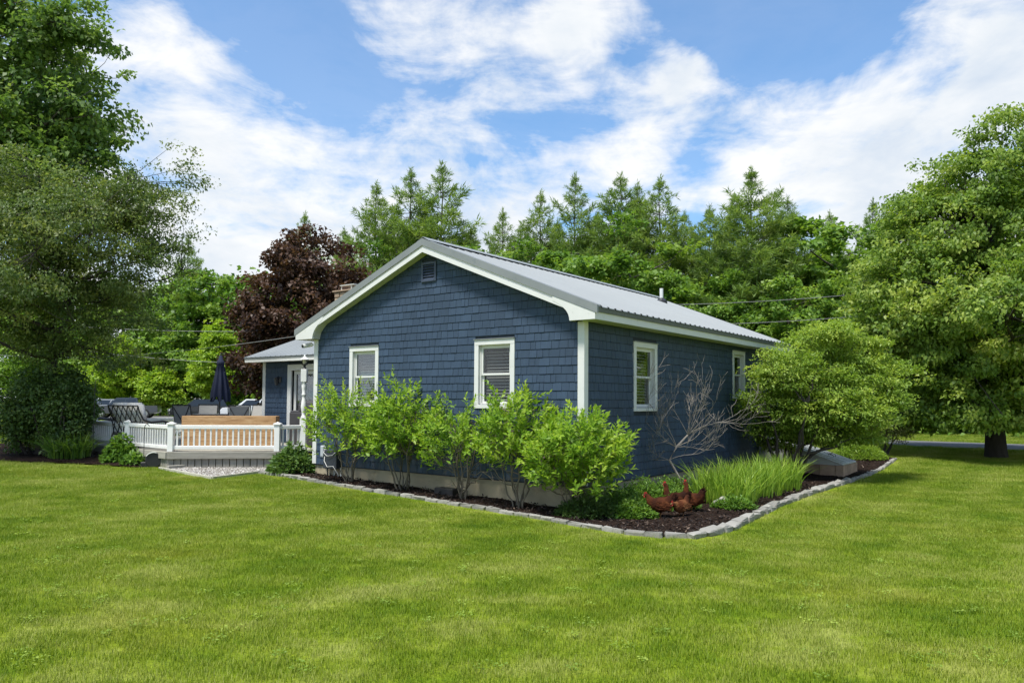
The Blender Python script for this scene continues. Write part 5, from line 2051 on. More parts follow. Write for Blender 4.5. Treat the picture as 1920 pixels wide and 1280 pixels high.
def edge_boards(P, Q, z_floor, first=0.0):
    """rim board and upright skirting boards between two deck corners"""
    d = (Q - P)
    L = d.length
    d.normalize()
    n = Vector((d.y, -d.x, 0))
    mb = MB().bar(P + n * 0.02 + Vector((0, 0, z_floor - 0.08)), Q + n * 0.02 + Vector((0, 0, z_floor - 0.08)), 0.038, 0.15)
    dmb(mb, 'rim_board', M_PTH, bevel=0.004)
    s = first
    rr = random.Random(int(L * 100))
    while s < L - 0.03:
        w = min(0.140, L - s)
        a = P + d * (s + 0.004)
        b = P + d * (s + w - 0.005)
        g = float(gz(a.x, a.y))
        zt = z_floor - 0.158
        k = rr.uniform(-0.004, 0.004)
        mb = MB().prism([a + n * (k - 0.01) + Vector((0, 0, g - 0.05)), b + n * (k - 0.01) + Vector((0, 0, g - 0.05)), b + n * (k - 0.01) + Vector((0, 0, zt)), a + n * (k - 0.01) + Vector((0, 0, zt))], n * -0.022)
        dmb(mb, 'skirting_board', M_PT)
        s += 0.148


edge_boards(A_, B_, DZ_)
edge_boards(B_, C_, DZ_)
edge_boards(C_, NEWEL + Vector((0.15, -0.1, 0)), DZ_)


def railing(P, Q, zt=1.23, zb=0.70, posts=(True, True), n_mid=0, bal=0.118):
    d = (Q - P)
    L = d.length
    d.normalize()
    up = Vector((0, 0, 1))
    dmb(MB().bar(P + up * (zt - 0.045), Q + up * (zt - 0.045), 0.07, 0.085), 'top_rail', M_RAIL, bevel=0.008)
    dmb(MB().bar(P + up * (zb + 0.03), Q + up * (zb + 0.03), 0.055, 0.075), 'bottom_rail', M_RAIL, bevel=0.006)
    n = int((L - 0.10) / bal)
    st = (L - 0.02) / (n + 1)
    for i in range(n):
        p = P + d * (0.01 + st * (i + 1))
        dmb(MB().bar(p + up * (zb + 0.068), p + up * (zt - 0.088), 0.034, 0.034, d), 'baluster', M_RAIL)
    ends = ([P] if posts[0] else []) + ([Q] if posts[1] else []) + [P + d * L * (k + 1) / (n_mid + 1) for k in range(n_mid)]
    for p in ends:
        mb = MB().box(p.x - 0.062, p.x + 0.062, p.y - 0.062, p.y + 0.062, DZ_ + 0.002, zt + 0.012)
        po = dmb(mb, 'post', M_RAIL, bevel=0.006)
        mb = MB()
        c = Vector((p.x, p.y, zt + 0.014))
        r = 0.082
        mb.add([(c.x - r, c.y - r, c.z), (c.x + r, c.y - r, c.z), (c.x + r, c.y + r, c.z), (c.x - r, c.y + r, c.z), (c.x - r, c.y - r, c.z + 0.022), (c.x + r, c.y - r, c.z + 0.022), (c.x + r, c.y + r, c.z + 0.022), (c.x - r, c.y + r, c.z + 0.022), (c.x, c.y, c.z + 0.062)],
               [(0, 1, 5, 4), (1, 2, 6, 5), (2, 3, 7, 6), (3, 0, 4, 7), (4, 5, 8), (5, 6, 8), (6, 7, 8), (7, 4, 8), (3, 2, 1, 0)])
        dmb(mb, 'post_cap', M_RAIL)


inn = lambda P, Q, k: (Vector((-(Q - P).y, (Q - P).x, 0)).normalized() * k)
o1 = inn(A_, B_, 0.07)
o2 = inn(B_, C_, 0.07)
Ai, Bi, Ci = A_ + o1, B_ + (o1 + o2) * 0.9, C_ + o2
railing(Ai, Bi, posts=(True, True), n_mid=1)
railing(Bi, Ci, posts=(False, True))
railing(Ci, NEWEL, posts=(False, False), bal=0.125)
railing(G_ + (A_ - G_).normalized() * 0.2, Ai, posts=(True, False), n_mid=1)
railing(F_ + (G_ - F_).normalized() * 0.3, G_, posts=(True, False), n_mid=1)

# turned lamp post at the end of the railing
lp = empty('lamp_post', NEWEL + Vector((0, 0, DZ_)), 0, 'white turned post with a lantern on top at the end of the deck railing', 'lamp post')
MB().box(-0.07, 0.07, -0.07, 0.07, 0.002, 0.74).build('post_base', M_RAIL, lp, bevel=0.006)
MB().lathe([(0.068, 0.742), (0.07, 0.76), (0.055, 0.79), (0.042, 0.82), (0.046, 0.86), (0.062, 0.95), (0.068, 1.02), (0.060, 1.10), (0.044, 1.20), (0.040, 1.26), (0.055, 1.28), (0.055, 1.30), (0.042, 1.33), (0.052, 1.42), (0.060, 1.50), (0.048, 1.56), (0.062, 1.585)], 14).build('turned_shaft', M_RAIL, lp, smooth=True)
MB().box(-0.066, 0.066, -0.066, 0.066, 1.587, 1.88).build('post_head', M_RAIL, lp, bevel=0.006)
MB().lathe([(0.035, 1.882), (0.05, 1.90), (0.028, 1.93), (0.028, 1.97), (0.075, 1.99), (0.08, 2.0)], 10).build('lantern_base', M_BLACK, lp)
M_LGLASS = simple('lantern_glass', (0.62, 0.55, 0.36), 0.2, 0.1)
MB().lathe([(0.045, 2.001), (0.062, 2.10)], 8).build('lantern_glass', M_LGLASS, lp)
for k in range(4):
    a = 0.785 + k * 1.5708
    MB().tube([(math.cos(a) * 0.05, math.sin(a) * 0.05, 2.001), (math.cos(a) * 0.068, math.sin(a) * 0.068, 2.10)], 0.006, 5).build('lantern_bar', M_BLACK, lp)
MB().lathe([(0.10, 2.102), (0.095, 2.115), (0.035, 2.165), (0.02, 2.18), (0.025, 2.195), (0.008, 2.215)], 10).build('lantern_roof', M_RAIL, lp)

# long cedar box standing behind the front railing
w0, w1 = Vector((-7.72, 17.72, 0)), Vector((-5.60, 17.98, 0))
cb = empty('cedar_box', (w0.x, w0.y, DZ_), math.atan2(w1.y - w0.y, w1.x - w0.x), 'long brown cedar plank box behind the front railing', 'planter')
LX = (w1 - w0).length
for i, (za, zb_) in enumerate(((0.02, 0.262), (0.27, 0.512), (0.52, 0.775))):
    MB().box(0, LX, -0.018, 0.018, za, zb_).build('plank', M_CEDAR, cb, bevel=0.003)
    MB().box(0, LX, 0.432, 0.468, za, zb_).build('plank', M_CEDAR, cb, bevel=0.003)
    for xx in (0.0, LX - 0.036):
        MB().box(xx, xx + 0.036, 0.019, 0.431, za, zb_).build('end_plank', M_CEDAR, cb, bevel=0.003)
M_SOIL = simple('potting_soil', (0.035, 0.025, 0.018), 0.95, 0.3, 20, bump=0.8)
MB().box(0.037, LX - 0.037, 0.0185, 0.4315, 0.05, 0.62).build('soil', M_SOIL, cb)

# ---- garden furniture
M_FRAME = simple('bronze_frame', (0.022, 0.020, 0.020), 0.4, 0.1)
M_CUSH = simple('grey_cushion', (0.50, 0.49, 0.47), 0.95, 0.06, 5, bump=0.15, bscale=90)
M_SLING = simple('sling_fabric', (0.34, 0.33, 0.31), 0.9, 0.08, 5)


def armchair(name, label, loc, rz, wide=0.78, group=None):
    """deep seating chair: lattice back of crossing bars, thick cushions; faces local -y, back at +y"""
    r = empty(name, loc, rz, label, 'chair', group)
    hw = wide / 2
    for sx in (-1, 1):
        MB().tube([(sx * hw, -0.36, 0.005), (sx * hw, -0.34, 0.30), (sx * hw, -0.30, 0.60)], 0.017, 6).build('leg', M_FRAME, r)
        MB().tube([(sx * hw, 0.42, 0.005), (sx * hw, 0.30, 0.36), (sx * hw, 0.34, 0.62)], 0.017, 6).build('leg', M_FRAME, r)
        MB().tube([(sx * hw, -0.40, 0.58), (sx * hw, -0.22, 0.625), (sx * hw, 0.10, 0.60), (sx * hw, 0.30, 0.66), (sx * hw, 0.42, 0.86), (sx * hw, 0.46, 0.98)], [0.024, 0.028, 0.026, 0.02, 0.018, 0.016], 7).build('arm', M_FRAME, r)
    sf = MB()
    for y in (-0.34, 0.30):
        sf.bar((-hw, y, 0.30), (hw, y, 0.30), 0.03, 0.03)
    for sx in (-1, 1):
        sf.bar((sx * hw, -0.34, 0.30), (sx * hw, 0.30, 0.30), 0.03, 0.03)
    sf.build('seat_frame', M_FRAME, r)
    yb = lambda z: 0.30 + (z - 0.30) * 0.235
    bf = MB()
    for z in (0.34, 1.0):
        bf.bar((-hw, yb(z), z), (hw, yb(z), z), 0.026, 0.03)
    bf.build('back_frame', M_FRAME, r)
    nx = 3 if wide > 1.0 else 2
    for k in range(nx):
        a, b = -hw + wide * k / nx, -hw + wide * (k + 1) / nx
        for (p, q) in (((a, 0.34), (b, 1.0)), ((b, 0.34), (a, 1.0)), (((a + b) / 2, 0.34), (b, 0.67)), (((a + b) / 2, 0.34), (a, 0.67)), (((a + b) / 2, 1.0), (b, 0.67)), (((a + b) / 2, 1.0), (a, 0.67))):
            MB().bar((p[0], yb(p[1]), p[1]), (q[0], yb(q[1]), q[1]), 0.012, 0.020, (0, 1, 0)).build('lattice_bar', M_FRAME, r)
    nc = 2 if wide > 1.0 else 1
    for k in range(nc):
        a, b = -hw + 0.03 + (wide - 0.06) * k / nc, -hw + 0.03 + (wide - 0.06) * (k + 1) / nc
        MB().box(a, b - 0.01, -0.38, 0.24, 0.325, 0.47).build('seat_cushion', M_CUSH, r, smooth=True, bevel=0.05, seg=3)
        mb = MB()
        mb.prism([(a, 0.10, 0.475), (a, 0.27, 0.475), (a, 0.44, 1.06), (a, 0.26, 1.08)], (b - a - 0.01, 0, 0))
        mb.build('back_cushion', M_CUSH, r, smooth=True, bevel=0.045, seg=3)
    return r


def dining_chair(label, loc, rz):
    """sling chair with two crossing bars in the back; faces local -y"""
    r = empty('dining_chair', loc, rz, label, 'chair', 'dining chairs on the deck')
    for sx in (-1, 1):
        MB().tube([(sx * 0.27, -0.28, 0.005), (sx * 0.28, -0.26, 0.42)], 0.014, 6).build('leg', M_FRAME, r)
        MB().tube([(sx * 0.27, 0.34, 0.005), (sx * 0.28, 0.24, 0.44), (sx * 0.29, 0.38, 1.0)], 0.014, 6).build('back_leg', M_FRAME, r)
        MB().tube([(sx * 0.285, -0.27, 0.40), (sx * 0.31, -0.24, 0.64), (sx * 0.31, 0.0, 0.66), (sx * 0.295, 0.29, 0.66)], 0.016, 6).build('arm', M_FRAME, r)
    MB().box(-0.27, 0.27, -0.26, 0.24, 0.42, 0.45).build('seat', M_SLING, r, bevel=0.008)
    mb = MB()
    mb.prism([(-0.265, 0.262, 0.48), (-0.265, 0.268, 0.48), (-0.265, 0.385, 0.98), (-0.265, 0.378, 0.98)], (0.53, 0, 0))
    mb.build('back_sling', M_SLING, r)
    MB().bar((-0.30, 0.385, 1.0), (0.30, 0.385, 1.0), 0.028, 0.03).build('top_rail', M_FRAME, r)
    yb = lambda z: 0.282 + (z - 0.48) * 0.235
    for (p, q) in (((-0.27, 0.98), (0.0, 0.50)), ((0.27, 0.98), (0.0, 0.50))):
        MB().bar((p[0], yb(p[1]), p[1]), (q[0], yb(q[1]), q[1]), 0.012, 0.024, (0, 1, 0)).build('back_bar', M_FRAME, r)
    return r


def at_deck(px, py, dep):
    p = dpt(px, py, dep)
    return Vector((p.x, p.y, DZ_ + 0.001))


# seats: back of the first one is turned towards the camera
armchair('patio_armchair', 'dark lattice-backed loveseat with grey cushions at the left of the deck', at_deck(262, 790, 18.6), R(152), 1.12)
armchair('patio_armchair', 'grey cushioned armchair facing the loveseat on the deck', at_deck(205, 790, 20.6), R(-60), 0.78)
dining_chair('left dining chair with crossed back bars near the parasol', at_deck(356, 780, 21.4), R(166))
dining_chair('right dining chair with crossed back bars near the house wing', at_deck(450, 780, 21.2), R(196))
dining_chair('far dining chair seen over the table between the other two', at_deck(385, 780, 23.3), R(10))
dining_chair('far dining chair beside the wing corner', at_deck(468, 780, 23.2), R(-30))
# table with crossed-bar apron
tb = empty('dining_table', at_deck(403, 790, 21.7), R(8), 'low dark dining table under the closed navy parasol', 'table')
MB().box(-0.62, 0.62, -0.5, 0.5, 0.715, 0.74).build('table_top', M_SLING, tb, bevel=0.006)
MB().box(-0.64, 0.64, -0.52, -0.5005, 0.70, 0.745).box(-0.64, 0.64, 0.5005, 0.52, 0.70, 0.745).box(-0.64, -0.6205, -0.5, 0.5, 0.70, 0.745).box(0.6205, 0.64, -0.5, 0.5, 0.70, 0.745).build('table_rim', M_FRAME, tb)
for sx in (-1, 1):
    for sy in (-1, 1):
        MB().bar((sx * 0.66, sy * 0.50, 0.004), (sx * 0.58, sy * 0.46, 0.70), 0.04, 0.04).build('leg', M_FRAME, tb)
for sy in (-1, 1):
    for (p, q) in (((-0.58, 0.70), (-0.20, 0.42)), ((-0.58, 0.42), (-0.20, 0.70)), ((0.58, 0.70), (0.20, 0.42)), ((0.58, 0.42), (0.20, 0.70)), ((-0.2, 0.7), (0.2, 0.42)), ((-0.2, 0.42), (0.2, 0.7))):
        MB().bar((p[0], sy * 0.47, p[1]), (q[0], sy * 0.47, q[1]), 0.012, 0.022).build('apron_bar', M_FRAME, tb)
    MB().bar((-0.60, sy * 0.47, 0.41), (0.60, sy * 0.47, 0.41), 0.014, 0.024).build('apron_rail', M_FRAME, tb)

# closed navy parasol
M_NAVY = simple('navy_canvas', (0.014, 0.020, 0.050), 0.9, 0.15, 4, bump=0.2, bscale=60)
um = empty('parasol', at_deck(411, 790, 21.85), 0.3, 'closed navy blue parasol standing on the deck', 'parasol')
MB().tube([(0, 0, 0.002), (0, 0, 2.42)], 0.020, 8).build('pole', M_FRAME, um)
MB().lathe([(0.24, 0.002), (0.24, 0.05), (0.06, 0.09), (0.035, 0.30)], 12).build('base', M_FRAME, um)
vs, fs = [], []
prof = [(1.17, 0.285), (1.32, 0.285), (1.60, 0.225), (1.90, 0.165), (2.16, 0.115), (2.18, 0.135), (2.27, 0.125), (2.30, 0.075), (2.42, 0.055), (2.45, 0.01)]
nn_ = 48
for z, r in prof:
    for k in range(nn_):
        a = 6.283 * k / nn_
        fold = 1 + (0.30 * math.sin(8 * a) + 0.10 * math.sin(3 * a + 1)) * min(1, max(0, (2.2 - z) / 0.5 + 0.2)) * (0.85 if z < 2.2 else 0.25)
        dz = -0.09 * math.sin(8 * a + 0.8) if z < 1.2 else 0
        vs.append((r * 0.8 * fold * math.cos(a), r * 0.8 * fold * math.sin(a), z + dz))
for i in range(len(prof) - 1):
    for k in range(nn_):
        fs.append((i * nn_ + k, i * nn_ + (k + 1) % nn_, (i + 1) * nn_ + (k + 1) % nn_, (i + 1) * nn_ + k))
MB().add(vs, fs).build('canopy', M_NAVY, um, smooth=True)
MB().lathe([(0.018, 2.45), (0.022, 2.47), (0.006, 2.51)], 8).build('finial', M_FRAME, um)

# covered barbecue by the patio door
M_COVER = simple('grill_cover', (0.045, 0.043, 0.045), 0.6, 0.2, 4, bump=0.5, bscale=9)
gp_ = h2w(1.75, 9.0, DZ_ + 0.002)
gr = empty('covered_grill', gp_, HOUSE_A, 'barbecue under a dark grey cover by the patio door', 'grill')
mb = MB()
mb.prism([(-0.28, -0.62, 0.02), (0.28, -0.62, 0.02), (0.27, -0.60, 0.86), (0.19, -0.58, 0.90), (-0.19, -0.58, 0.90), (-0.27, -0.60, 0.86)], (0, 1.24, 0))
mb.build('cover_skirt', M_COVER, gr, smooth=False, bevel=0.03, seg=2)
mb = MB()
mb.prism([(-0.24, -0.36, 0.86), (0.24, -0.36, 0.86), (0.22, -0.34, 1.06), (0.10, -0.30, 1.16), (-0.12, -0.30, 1.16), (-0.22, -0.34, 1.06)], (0, 0.70, 0))
mb.build('cover_hood', M_COVER, gr, bevel=0.03, seg=2)

# ---- stone edging along the bed
def stone_mat():
    m = simple('edging_stone', (0.26, 0.25, 0.225), 0.95, 0.16, 6, bump=0.9, bscale=26, per_obj=0.28, spots=(7, 0.46, 0.68, (0.16, 0.16, 0.125)))
    return m


M_EDGE = stone_mat()


def rough_block(l, w, h, seed, amp=0.012):
    """split stone block with knocked edges"""
    bm = bmesh.new()
    bmesh.ops.create_cube(bm, size=1.0)
    for v in bm.verts:
        v.co.x *= l
        v.co.y *= w
        v.co.z *= h
    bmesh.ops.bevel(bm, geom=list(bm.edges), offset=min(h, w) * 0.16, segments=1, affect='EDGES')
    r_ = random.Random(seed)
    for v in bm.verts:
        v.co += Vector((r_.uniform(-1, 1), r_.uniform(-1, 1), r_.uniform(-1, 1))) * amp
    me = bpy.data.meshes.new('stone')
    bm.to_mesh(me)
    bm.free()
    return me


edging = empty('stone_edging', (h2w(-0.98, -0.7).x, h2w(-0.98, -0.7).y, 0), 0, 'row of pale grey split stones edging the mulched bed', 'edging')
eo = Vector(edging.location)
blocks = [rough_block(l, w, 0.10, i) for i, (l, w) in enumerate([(0.30, 0.105), (0.26, 0.11), (0.22, 0.10), (0.34, 0.10), (0.28, 0.12), (0.24, 0.11), (0.32, 0.11)])]
for b_ in blocks:
    b_.materials.append(M_EDGE)
lens = [0.30, 0.26, 0.22, 0.34, 0.28, 0.24, 0.32]
big_blocks = [rough_block(l, w, 0.13, 50 + i, 0.018) for i, (l, w) in enumerate([(0.34, 0.17), (0.28, 0.16), (0.38, 0.18), (0.31, 0.15)])]
for b_ in big_blocks:
    b_.materials.append(M_EDGE)
blens = [0.34, 0.28, 0.38, 0.31]
line = [h2w(x, y) for x, y in BED_EDGE]
cum = [0.0]
for p, q in zip(line[:-1], line[1:]):
    cum.append(cum[-1] + (q - p).length)


def along(s):
    for i in range(len(line) - 1):
        if s <= cum[i + 1]:
            t = (s - cum[i]) / (cum[i + 1] - cum[i])
            return line[i].lerp(line[i + 1], t), (line[i + 1] - line[i]).normalized()
    return line[-1], (line[-1] - line[-2]).normalized()


s = 0.0
rr = random.Random(21)
while s < cum[-1] - 0.3:
    p0, _ = along(s)
    bigger = -0.75 < w2h(p0.x, p0.y)[0] < 7.5 and w2h(p0.x, p0.y)[1] < -1.9
    if bigger:
        k = rr.randrange(4)
        l, me_ = blens[k], big_blocks[k]
    else:
        k = rr.randrange(7)
        l, me_ = lens[k], blocks[k]
    p, d = along(s + l / 2)
    z = float(gz(p.x, p.y)) + (0.018 if bigger else 0.010) + rr.uniform(-0.008, 0.01)
    link('stone', me_, None, edging, Vector((p.x + rr.uniform(-.01, .01), p.y + rr.uniform(-.01, .01), z)) - eo, (rr.uniform(-.06, .06), rr.uniform(-.05, .05), math.atan2(d.y, d.x) + rr.uniform(-0.07, 0.07)))
    s += l + rr.uniform(0.006, 0.02)

# round stone and a leaning slab of slate in the bed
M_ROCK = simple('lichen_rock', (0.33, 0.32, 0.28), 0.95, 0.25, 7, bump=0.8, bscale=16, spots=(6, 0.5, 0.7, (0.20, 0.22, 0.14)))


def rock(name, label, loc, sx, sy, sz, seed):
    bm = bmesh.new()
    bmesh.ops.create_icosphere(bm, subdivisions=3, radius=1.0)
    from mathutils import noise as mn
    for v in bm.verts:
        n_ = mn.noise(v.co * 1.6 + Vector((seed, 0, 0))) * 0.28 + mn.noise(v.co * 4 + Vector((0, seed, 0))) * 0.08
        v.co = v.co * (1 + n_)
        v.co = Vector((v.co.x * sx, v.co.y * sy, max(v.co.z, -0.5) * sz))
    for f in bm.faces:
        f.smooth = True
    me = bpy.data.meshes.new(name)
    bm.to_mesh(me)
    bm.free()
    o = link(name, me, M_ROCK, None, loc)
    tag(o, label, 'stone')
    return o


rock('garden_stone', 'rounded grey stone lying in front of the iris clumps', bedpt(1354, 955, 0.06), 0.15, 0.12, 0.15, 3)
sp_ = h2w(3.0, -0.45)
sp_.z = float(gz(sp_.x, sp_.y)) + 0.16
sl_ = link('stone_slab', rough_block(0.05, 0.13, 0.40, 9, 0.008), M_ROCK, None, sp_, (R(-14), R(6), HOUSE_A - 1.57))
tag(sl_, 'upright flat slab of stone leaning behind the dead tree', 'stone')

# ---- gravel corner with its timber border
M_PEB = simple('pebble', (0.36, 0.34, 0.31), 0.85, 0.2, 9, per_obj=0.0)
bed_sheet('gravel_bed', GRAVEL_H, 0.012, simple('gravel_base', (0.22, 0.20, 0.18), 0.95, 0.35, 30, bump=0.6), 0.3, 0.01, 9)
r_ = np.random.default_rng(33)
bmx = bmesh.new()
bmesh.ops.create_icosphere(bmx, subdivisions=1, radius=1.0)
icov = np.array([tuple(v.co) for v in bmx.verts])
icof = np.array([[v.index for v in f.verts] for f in bmx.faces])
bmx.free()
q = r_.uniform((-1.85, 7.5), (0.35, 9.9), (5200, 2))
q = q[in_poly(q[:, 0], q[:, 1], GRAVEL_H)]
pw = np.array([tuple(h2w(a, b)) for a, b in q])
pw[:, 2] = gz(pw[:, 0], pw[:, 1]) + 0.018
sc3 = r_.uniform(0.010, 0.024, (len(pw), 1, 1)) * r_.uniform(0.6, 1.25, (len(pw), 1, 3))
rot = r_.random(len(pw)) * 6.283
vv = icov[None] * sc3
cx, sx = np.cos(rot)[:, None], np.sin(rot)[:, None]
vv = np.stack([vv[..., 0] * cx - vv[..., 1] * sx, vv[..., 0] * sx + vv[..., 1] * cx, vv[..., 2]], -1) + pw[:, None]
ff = icof[None] + (np.arange(len(pw)) * len(icov))[:, None, None]


def pebble_mat():
    m, N, b = mat_base('pebbles')
    at = N.n('ShaderNodeAttribute', attribute_name='tint')
    c = N.ramp(at.outputs['Fac'], [(0.0, (0.12, 0.105, 0.09)), (0.35, (0.24, 0.215, 0.18)), (0.7, (0.38, 0.36, 0.33)), (1.0, (0.52, 0.50, 0.47))])
    N.t.links.new(c, b.inputs['Base Color'])
    b.inputs['Roughness'].default_value = 0.8
    return m


go_ = link('gravel', np_mesh('gravel', vv.reshape(-1, 3), ff.reshape(-1, 3), np.repeat(r_.random(len(pw)), len(icov)), True), pebble_mat())
tag(go_, 'pale pebble gravel in the corner below the deck', 'gravel', kind='stuff')
gb = empty('timber_border', (h2w(-1.80, 7.62).x, h2w(-1.80, 7.62).y, 0.2), 0, 'thin pale timber strip edging the gravel corner', 'edging')
for P, Q in (((-0.32, 7.80), (-1.82, 7.60)), ((-1.82, 7.60), (-1.74, 9.82))):
    a, b = h2w(*P), h2w(*Q)
    a.z, b.z = float(gz(a.x, a.y)) + 0.015, float(gz(b.x, b.y)) + 0.015
    MB().bar(a - Vector(gb.location), b - Vector(gb.location), 0.045, 0.07).build('strip', simple('border_wood', (0.42, 0.40, 0.33), 0.9, 0.2, 6) if 'border_wood' not in MATS else MATS['border_wood'], gb)
# short timber lying on the gravel
p = gpt(312, 881)
q = gpt(345, 878)
tl = MB().bar((0, 0, 0.045), ((q - p).length * 1.5, 0, 0.045), 0.10, 0.09).build('timber', M_PTH, None, bevel=0.006, loc=p + Vector((0, 0.05, 0.0)), rot=(0, 0, math.atan2(q.y - p.y, q.x - p.x)))
tag(tl, 'short grey timber lying on the gravel beside the deck', 'timber')

# dark mulch chips lying on the bed
r_ = np.random.default_rng(35)
q = r_.uniform((-1.05, -2.3), (14, 7.6), (60000, 2))
wgt = np.where((q[:, 0] < 6), 1.0, 0.25)
q = q[(r_.random(len(q)) < wgt) & in_poly(q[:, 0], q[:, 1], BED) & ~((q[:, 0] > 0.02) & (q[:, 1] > -0.05))]
pw = np.array([tuple(h2w(a, b)) for a, b in q])
pw[:, 2] = gz(pw[:, 0], pw[:, 1]) + 0.045 + r_.uniform(0, 0.02, len(pw))
n = len(pw)
dr = unit(np.stack([r_.normal(size=n), r_.normal(size=n), r_.normal(size=n) * 0.35], 1))
nr = unit(np.array([0, 0, 1.0]) + r_.normal(size=(n, 3)) * 0.5)
s_ = r_.uniform(0.03, 0.075, n)
v, f, t = leaf_faces(pw, dr, nr, s_, s_ * r_.uniform(0.25, 0.6, n), 0.1, np.clip(r_.beta(0.9, 2.0, n), 0, 1))


def chip_mat():
    m, N, b = mat_base('mulch_chip')
    at = N.n('ShaderNodeAttribute', attribute_name='tint')
    c = N.ramp(at.outputs['Fac'], [(0.0, (0.010, 0.006, 0.005)), (0.45, (0.028, 0.017, 0.012)), (0.8, (0.115, 0.078, 0.055)), (1.0, (0.34, 0.27, 0.21))])
    N.t.links.new(c, b.inputs['Base Color'])
    b.inputs['Roughness'].default_value = 0.95
    return m


mo = link('mulch_chips', np_mesh('mulch_chips', v, f, t), chip_mat())
tag(mo, 'dark bark chips covering the planting bed', 'mulch', kind='stuff')

# ---- cellar hatch at the far end of the side wall
bk = empty('cellar_hatch', h2w(7.95, 0, 0), HOUSE_A, 'sloping grey metal cellar hatch on a block base by the side wall', 'hatch')
M_HATCH = simple('hatch_metal', (0.44, 0.46, 0.46), 0.5, 0.1, 3, spots=(4, 0.55, 0.8, (0.36, 0.38, 0.37)))
M_BLOCK = simple('block_base', (0.34, 0.24, 0.17), 0.95, 0.25, 6, bump=0.4, per_obj=0.2)
bw, bd = 1.30, 1.98
for i in range(4):
    MB().box(0.0 + i * bw / 4, (i + 1) * bw / 4 - 0.006, -bd, -bd + 0.18, 0.02, 0.30).build('block', M_BLOCK, bk, bevel=0.006)
for i in range(5):
    y0_ = -bd + 0.185 + i * 0.345
    MB().box(0.0, 0.18, y0_, y0_ + 0.338, 0.02, 0.30).build('block', M_BLOCK, bk, bevel=0.006)
zf, zb_ = 0.30, 0.92
MB().prism([(0.03, -bd + 0.04, 0.302), (0.03, -0.04, 0.302), (0.03, -0.04, zb_), (0.03, -bd + 0.04, zf)], (0.03, 0, 0)).build('side_panel', M_HATCH, bk)
MB().prism([(bw - 0.06, -bd + 0.04, 0.302), (bw - 0.06, -0.04, 0.302), (bw - 0.06, -0.04, zb_), (bw - 0.06, -bd + 0.04, zf)], (0.03, 0, 0)).build('side_panel', M_HATCH, bk)
for a, b in ((0.02, bw / 2 - 0.012), (bw / 2 + 0.012, bw - 0.02)):
    dr_ = MB().prism([(a, -bd + 0.02, zf + 0.002), (a, -0.03, zb_ + 0.002), (a, -0.03, zb_ + 0.032), (a, -bd + 0.02, zf + 0.032)], (b - a, 0, 0)).build('hatch_door', M_HATCH, bk, bevel=0.006)
    for k in range(2):
        xx = a + (b - a) * (0.28 + 0.44 * k)
        MB().prism([(xx, -bd + 0.06, zf + 0.048), (xx, -0.08, zb_ + 0.018), (xx, -0.08, zb_ + 0.030), (xx, -bd + 0.06, zf + 0.060)], (0.03, 0, 0)).build('door_rib', M_HATCH, dr_)
for a in (bw / 2 - 0.12, bw / 2 + 0.09):
    MB().tube([(a, -bd + 0.35, 0.455), (a, -bd + 0.36, 0.50), (a + 0.03, -bd + 0.46, 0.535), (a + 0.03, -bd + 0.47, 0.49)], 0.008, 6).build('hatch_handle', M_BLACK, bk)
MB().prism([(bw / 2 - 0.011, -bd + 0.03, zf - 0.01), (bw / 2 - 0.011, -0.05, zb_ - 0.01), (bw / 2 - 0.011, -0.05, zb_ + 0.02), (bw / 2 - 0.011, -bd + 0.03, zf + 0.02)], (0.022, 0, 0)).build('centre_strip', M_BLACK, bk)
bk.location.z = float(gz(h2w(8.5, -1.5).x, h2w(8.5, -1.5).y)) - 0.03

# ---- utility box and cables at the left foot of the gable
ub = empty('utility_box', h2w(-0.03, 5.95, 0.0), HOUSE_A, 'small grey utility box with white cable on the left gable wall', 'box')
MB().box(-0.10, -0.004, 0.32, 0.42, 0.62, 0.86).build('meter_box', simple('box_grey', (0.42, 0.45, 0.48), 0.5), ub, bevel=0.012)
MB().box(-0.12, -0.004, -0.12, 0.30, 0.40, 0.78).build('cabinet', simple('cabinet_dark', (0.03, 0.035, 0.045), 0.5), ub, bevel=0.01)
MB().tube([(-0.06, 0.30, 0.84), (-0.15, 0.24, 0.72), (-0.16, 0.12, 0.66), (-0.14, -0.02, 0.68), (-0.12, -0.10, 0.74)], 0.006, 6).build('cable', M_VINYL, ub, smooth=True)
MB().tube([(-0.06, 0.28, 0.80), (-0.15, 0.22, 0.56), (-0.17, 0.10, 0.44), (-0.14, -0.05, 0.46), (-0.10, -0.16, 0.30), (-0.08, -0.18, 0.10)], 0.006, 6).build('cable', M_VINYL, ub, smooth=True)
for yy_, r0_ in ((0.26, 0.014), (0.05, 0.01), (-0.16, 0.018)):
    MB().tube([(-0.02, yy_, 0.42), (-0.02, yy_, 0.10)], r0_, 6).build('conduit', M_BLACK if yy_ > 0.2 else M_VINYL, ub)
# dark box and pipe stubs at the foundation
db_ = MB().box(-0.22, 0.22, -0.10, 0.10, 0, 0.16).build('drain_box', M_BLACK, None, bevel=0.015, loc=h2w(-0.22, 2.72, 0.10), rot=(0, 0, HOUSE_A + 1.57))
tag(db_, 'low black box on the mulch against the foundation', 'box')

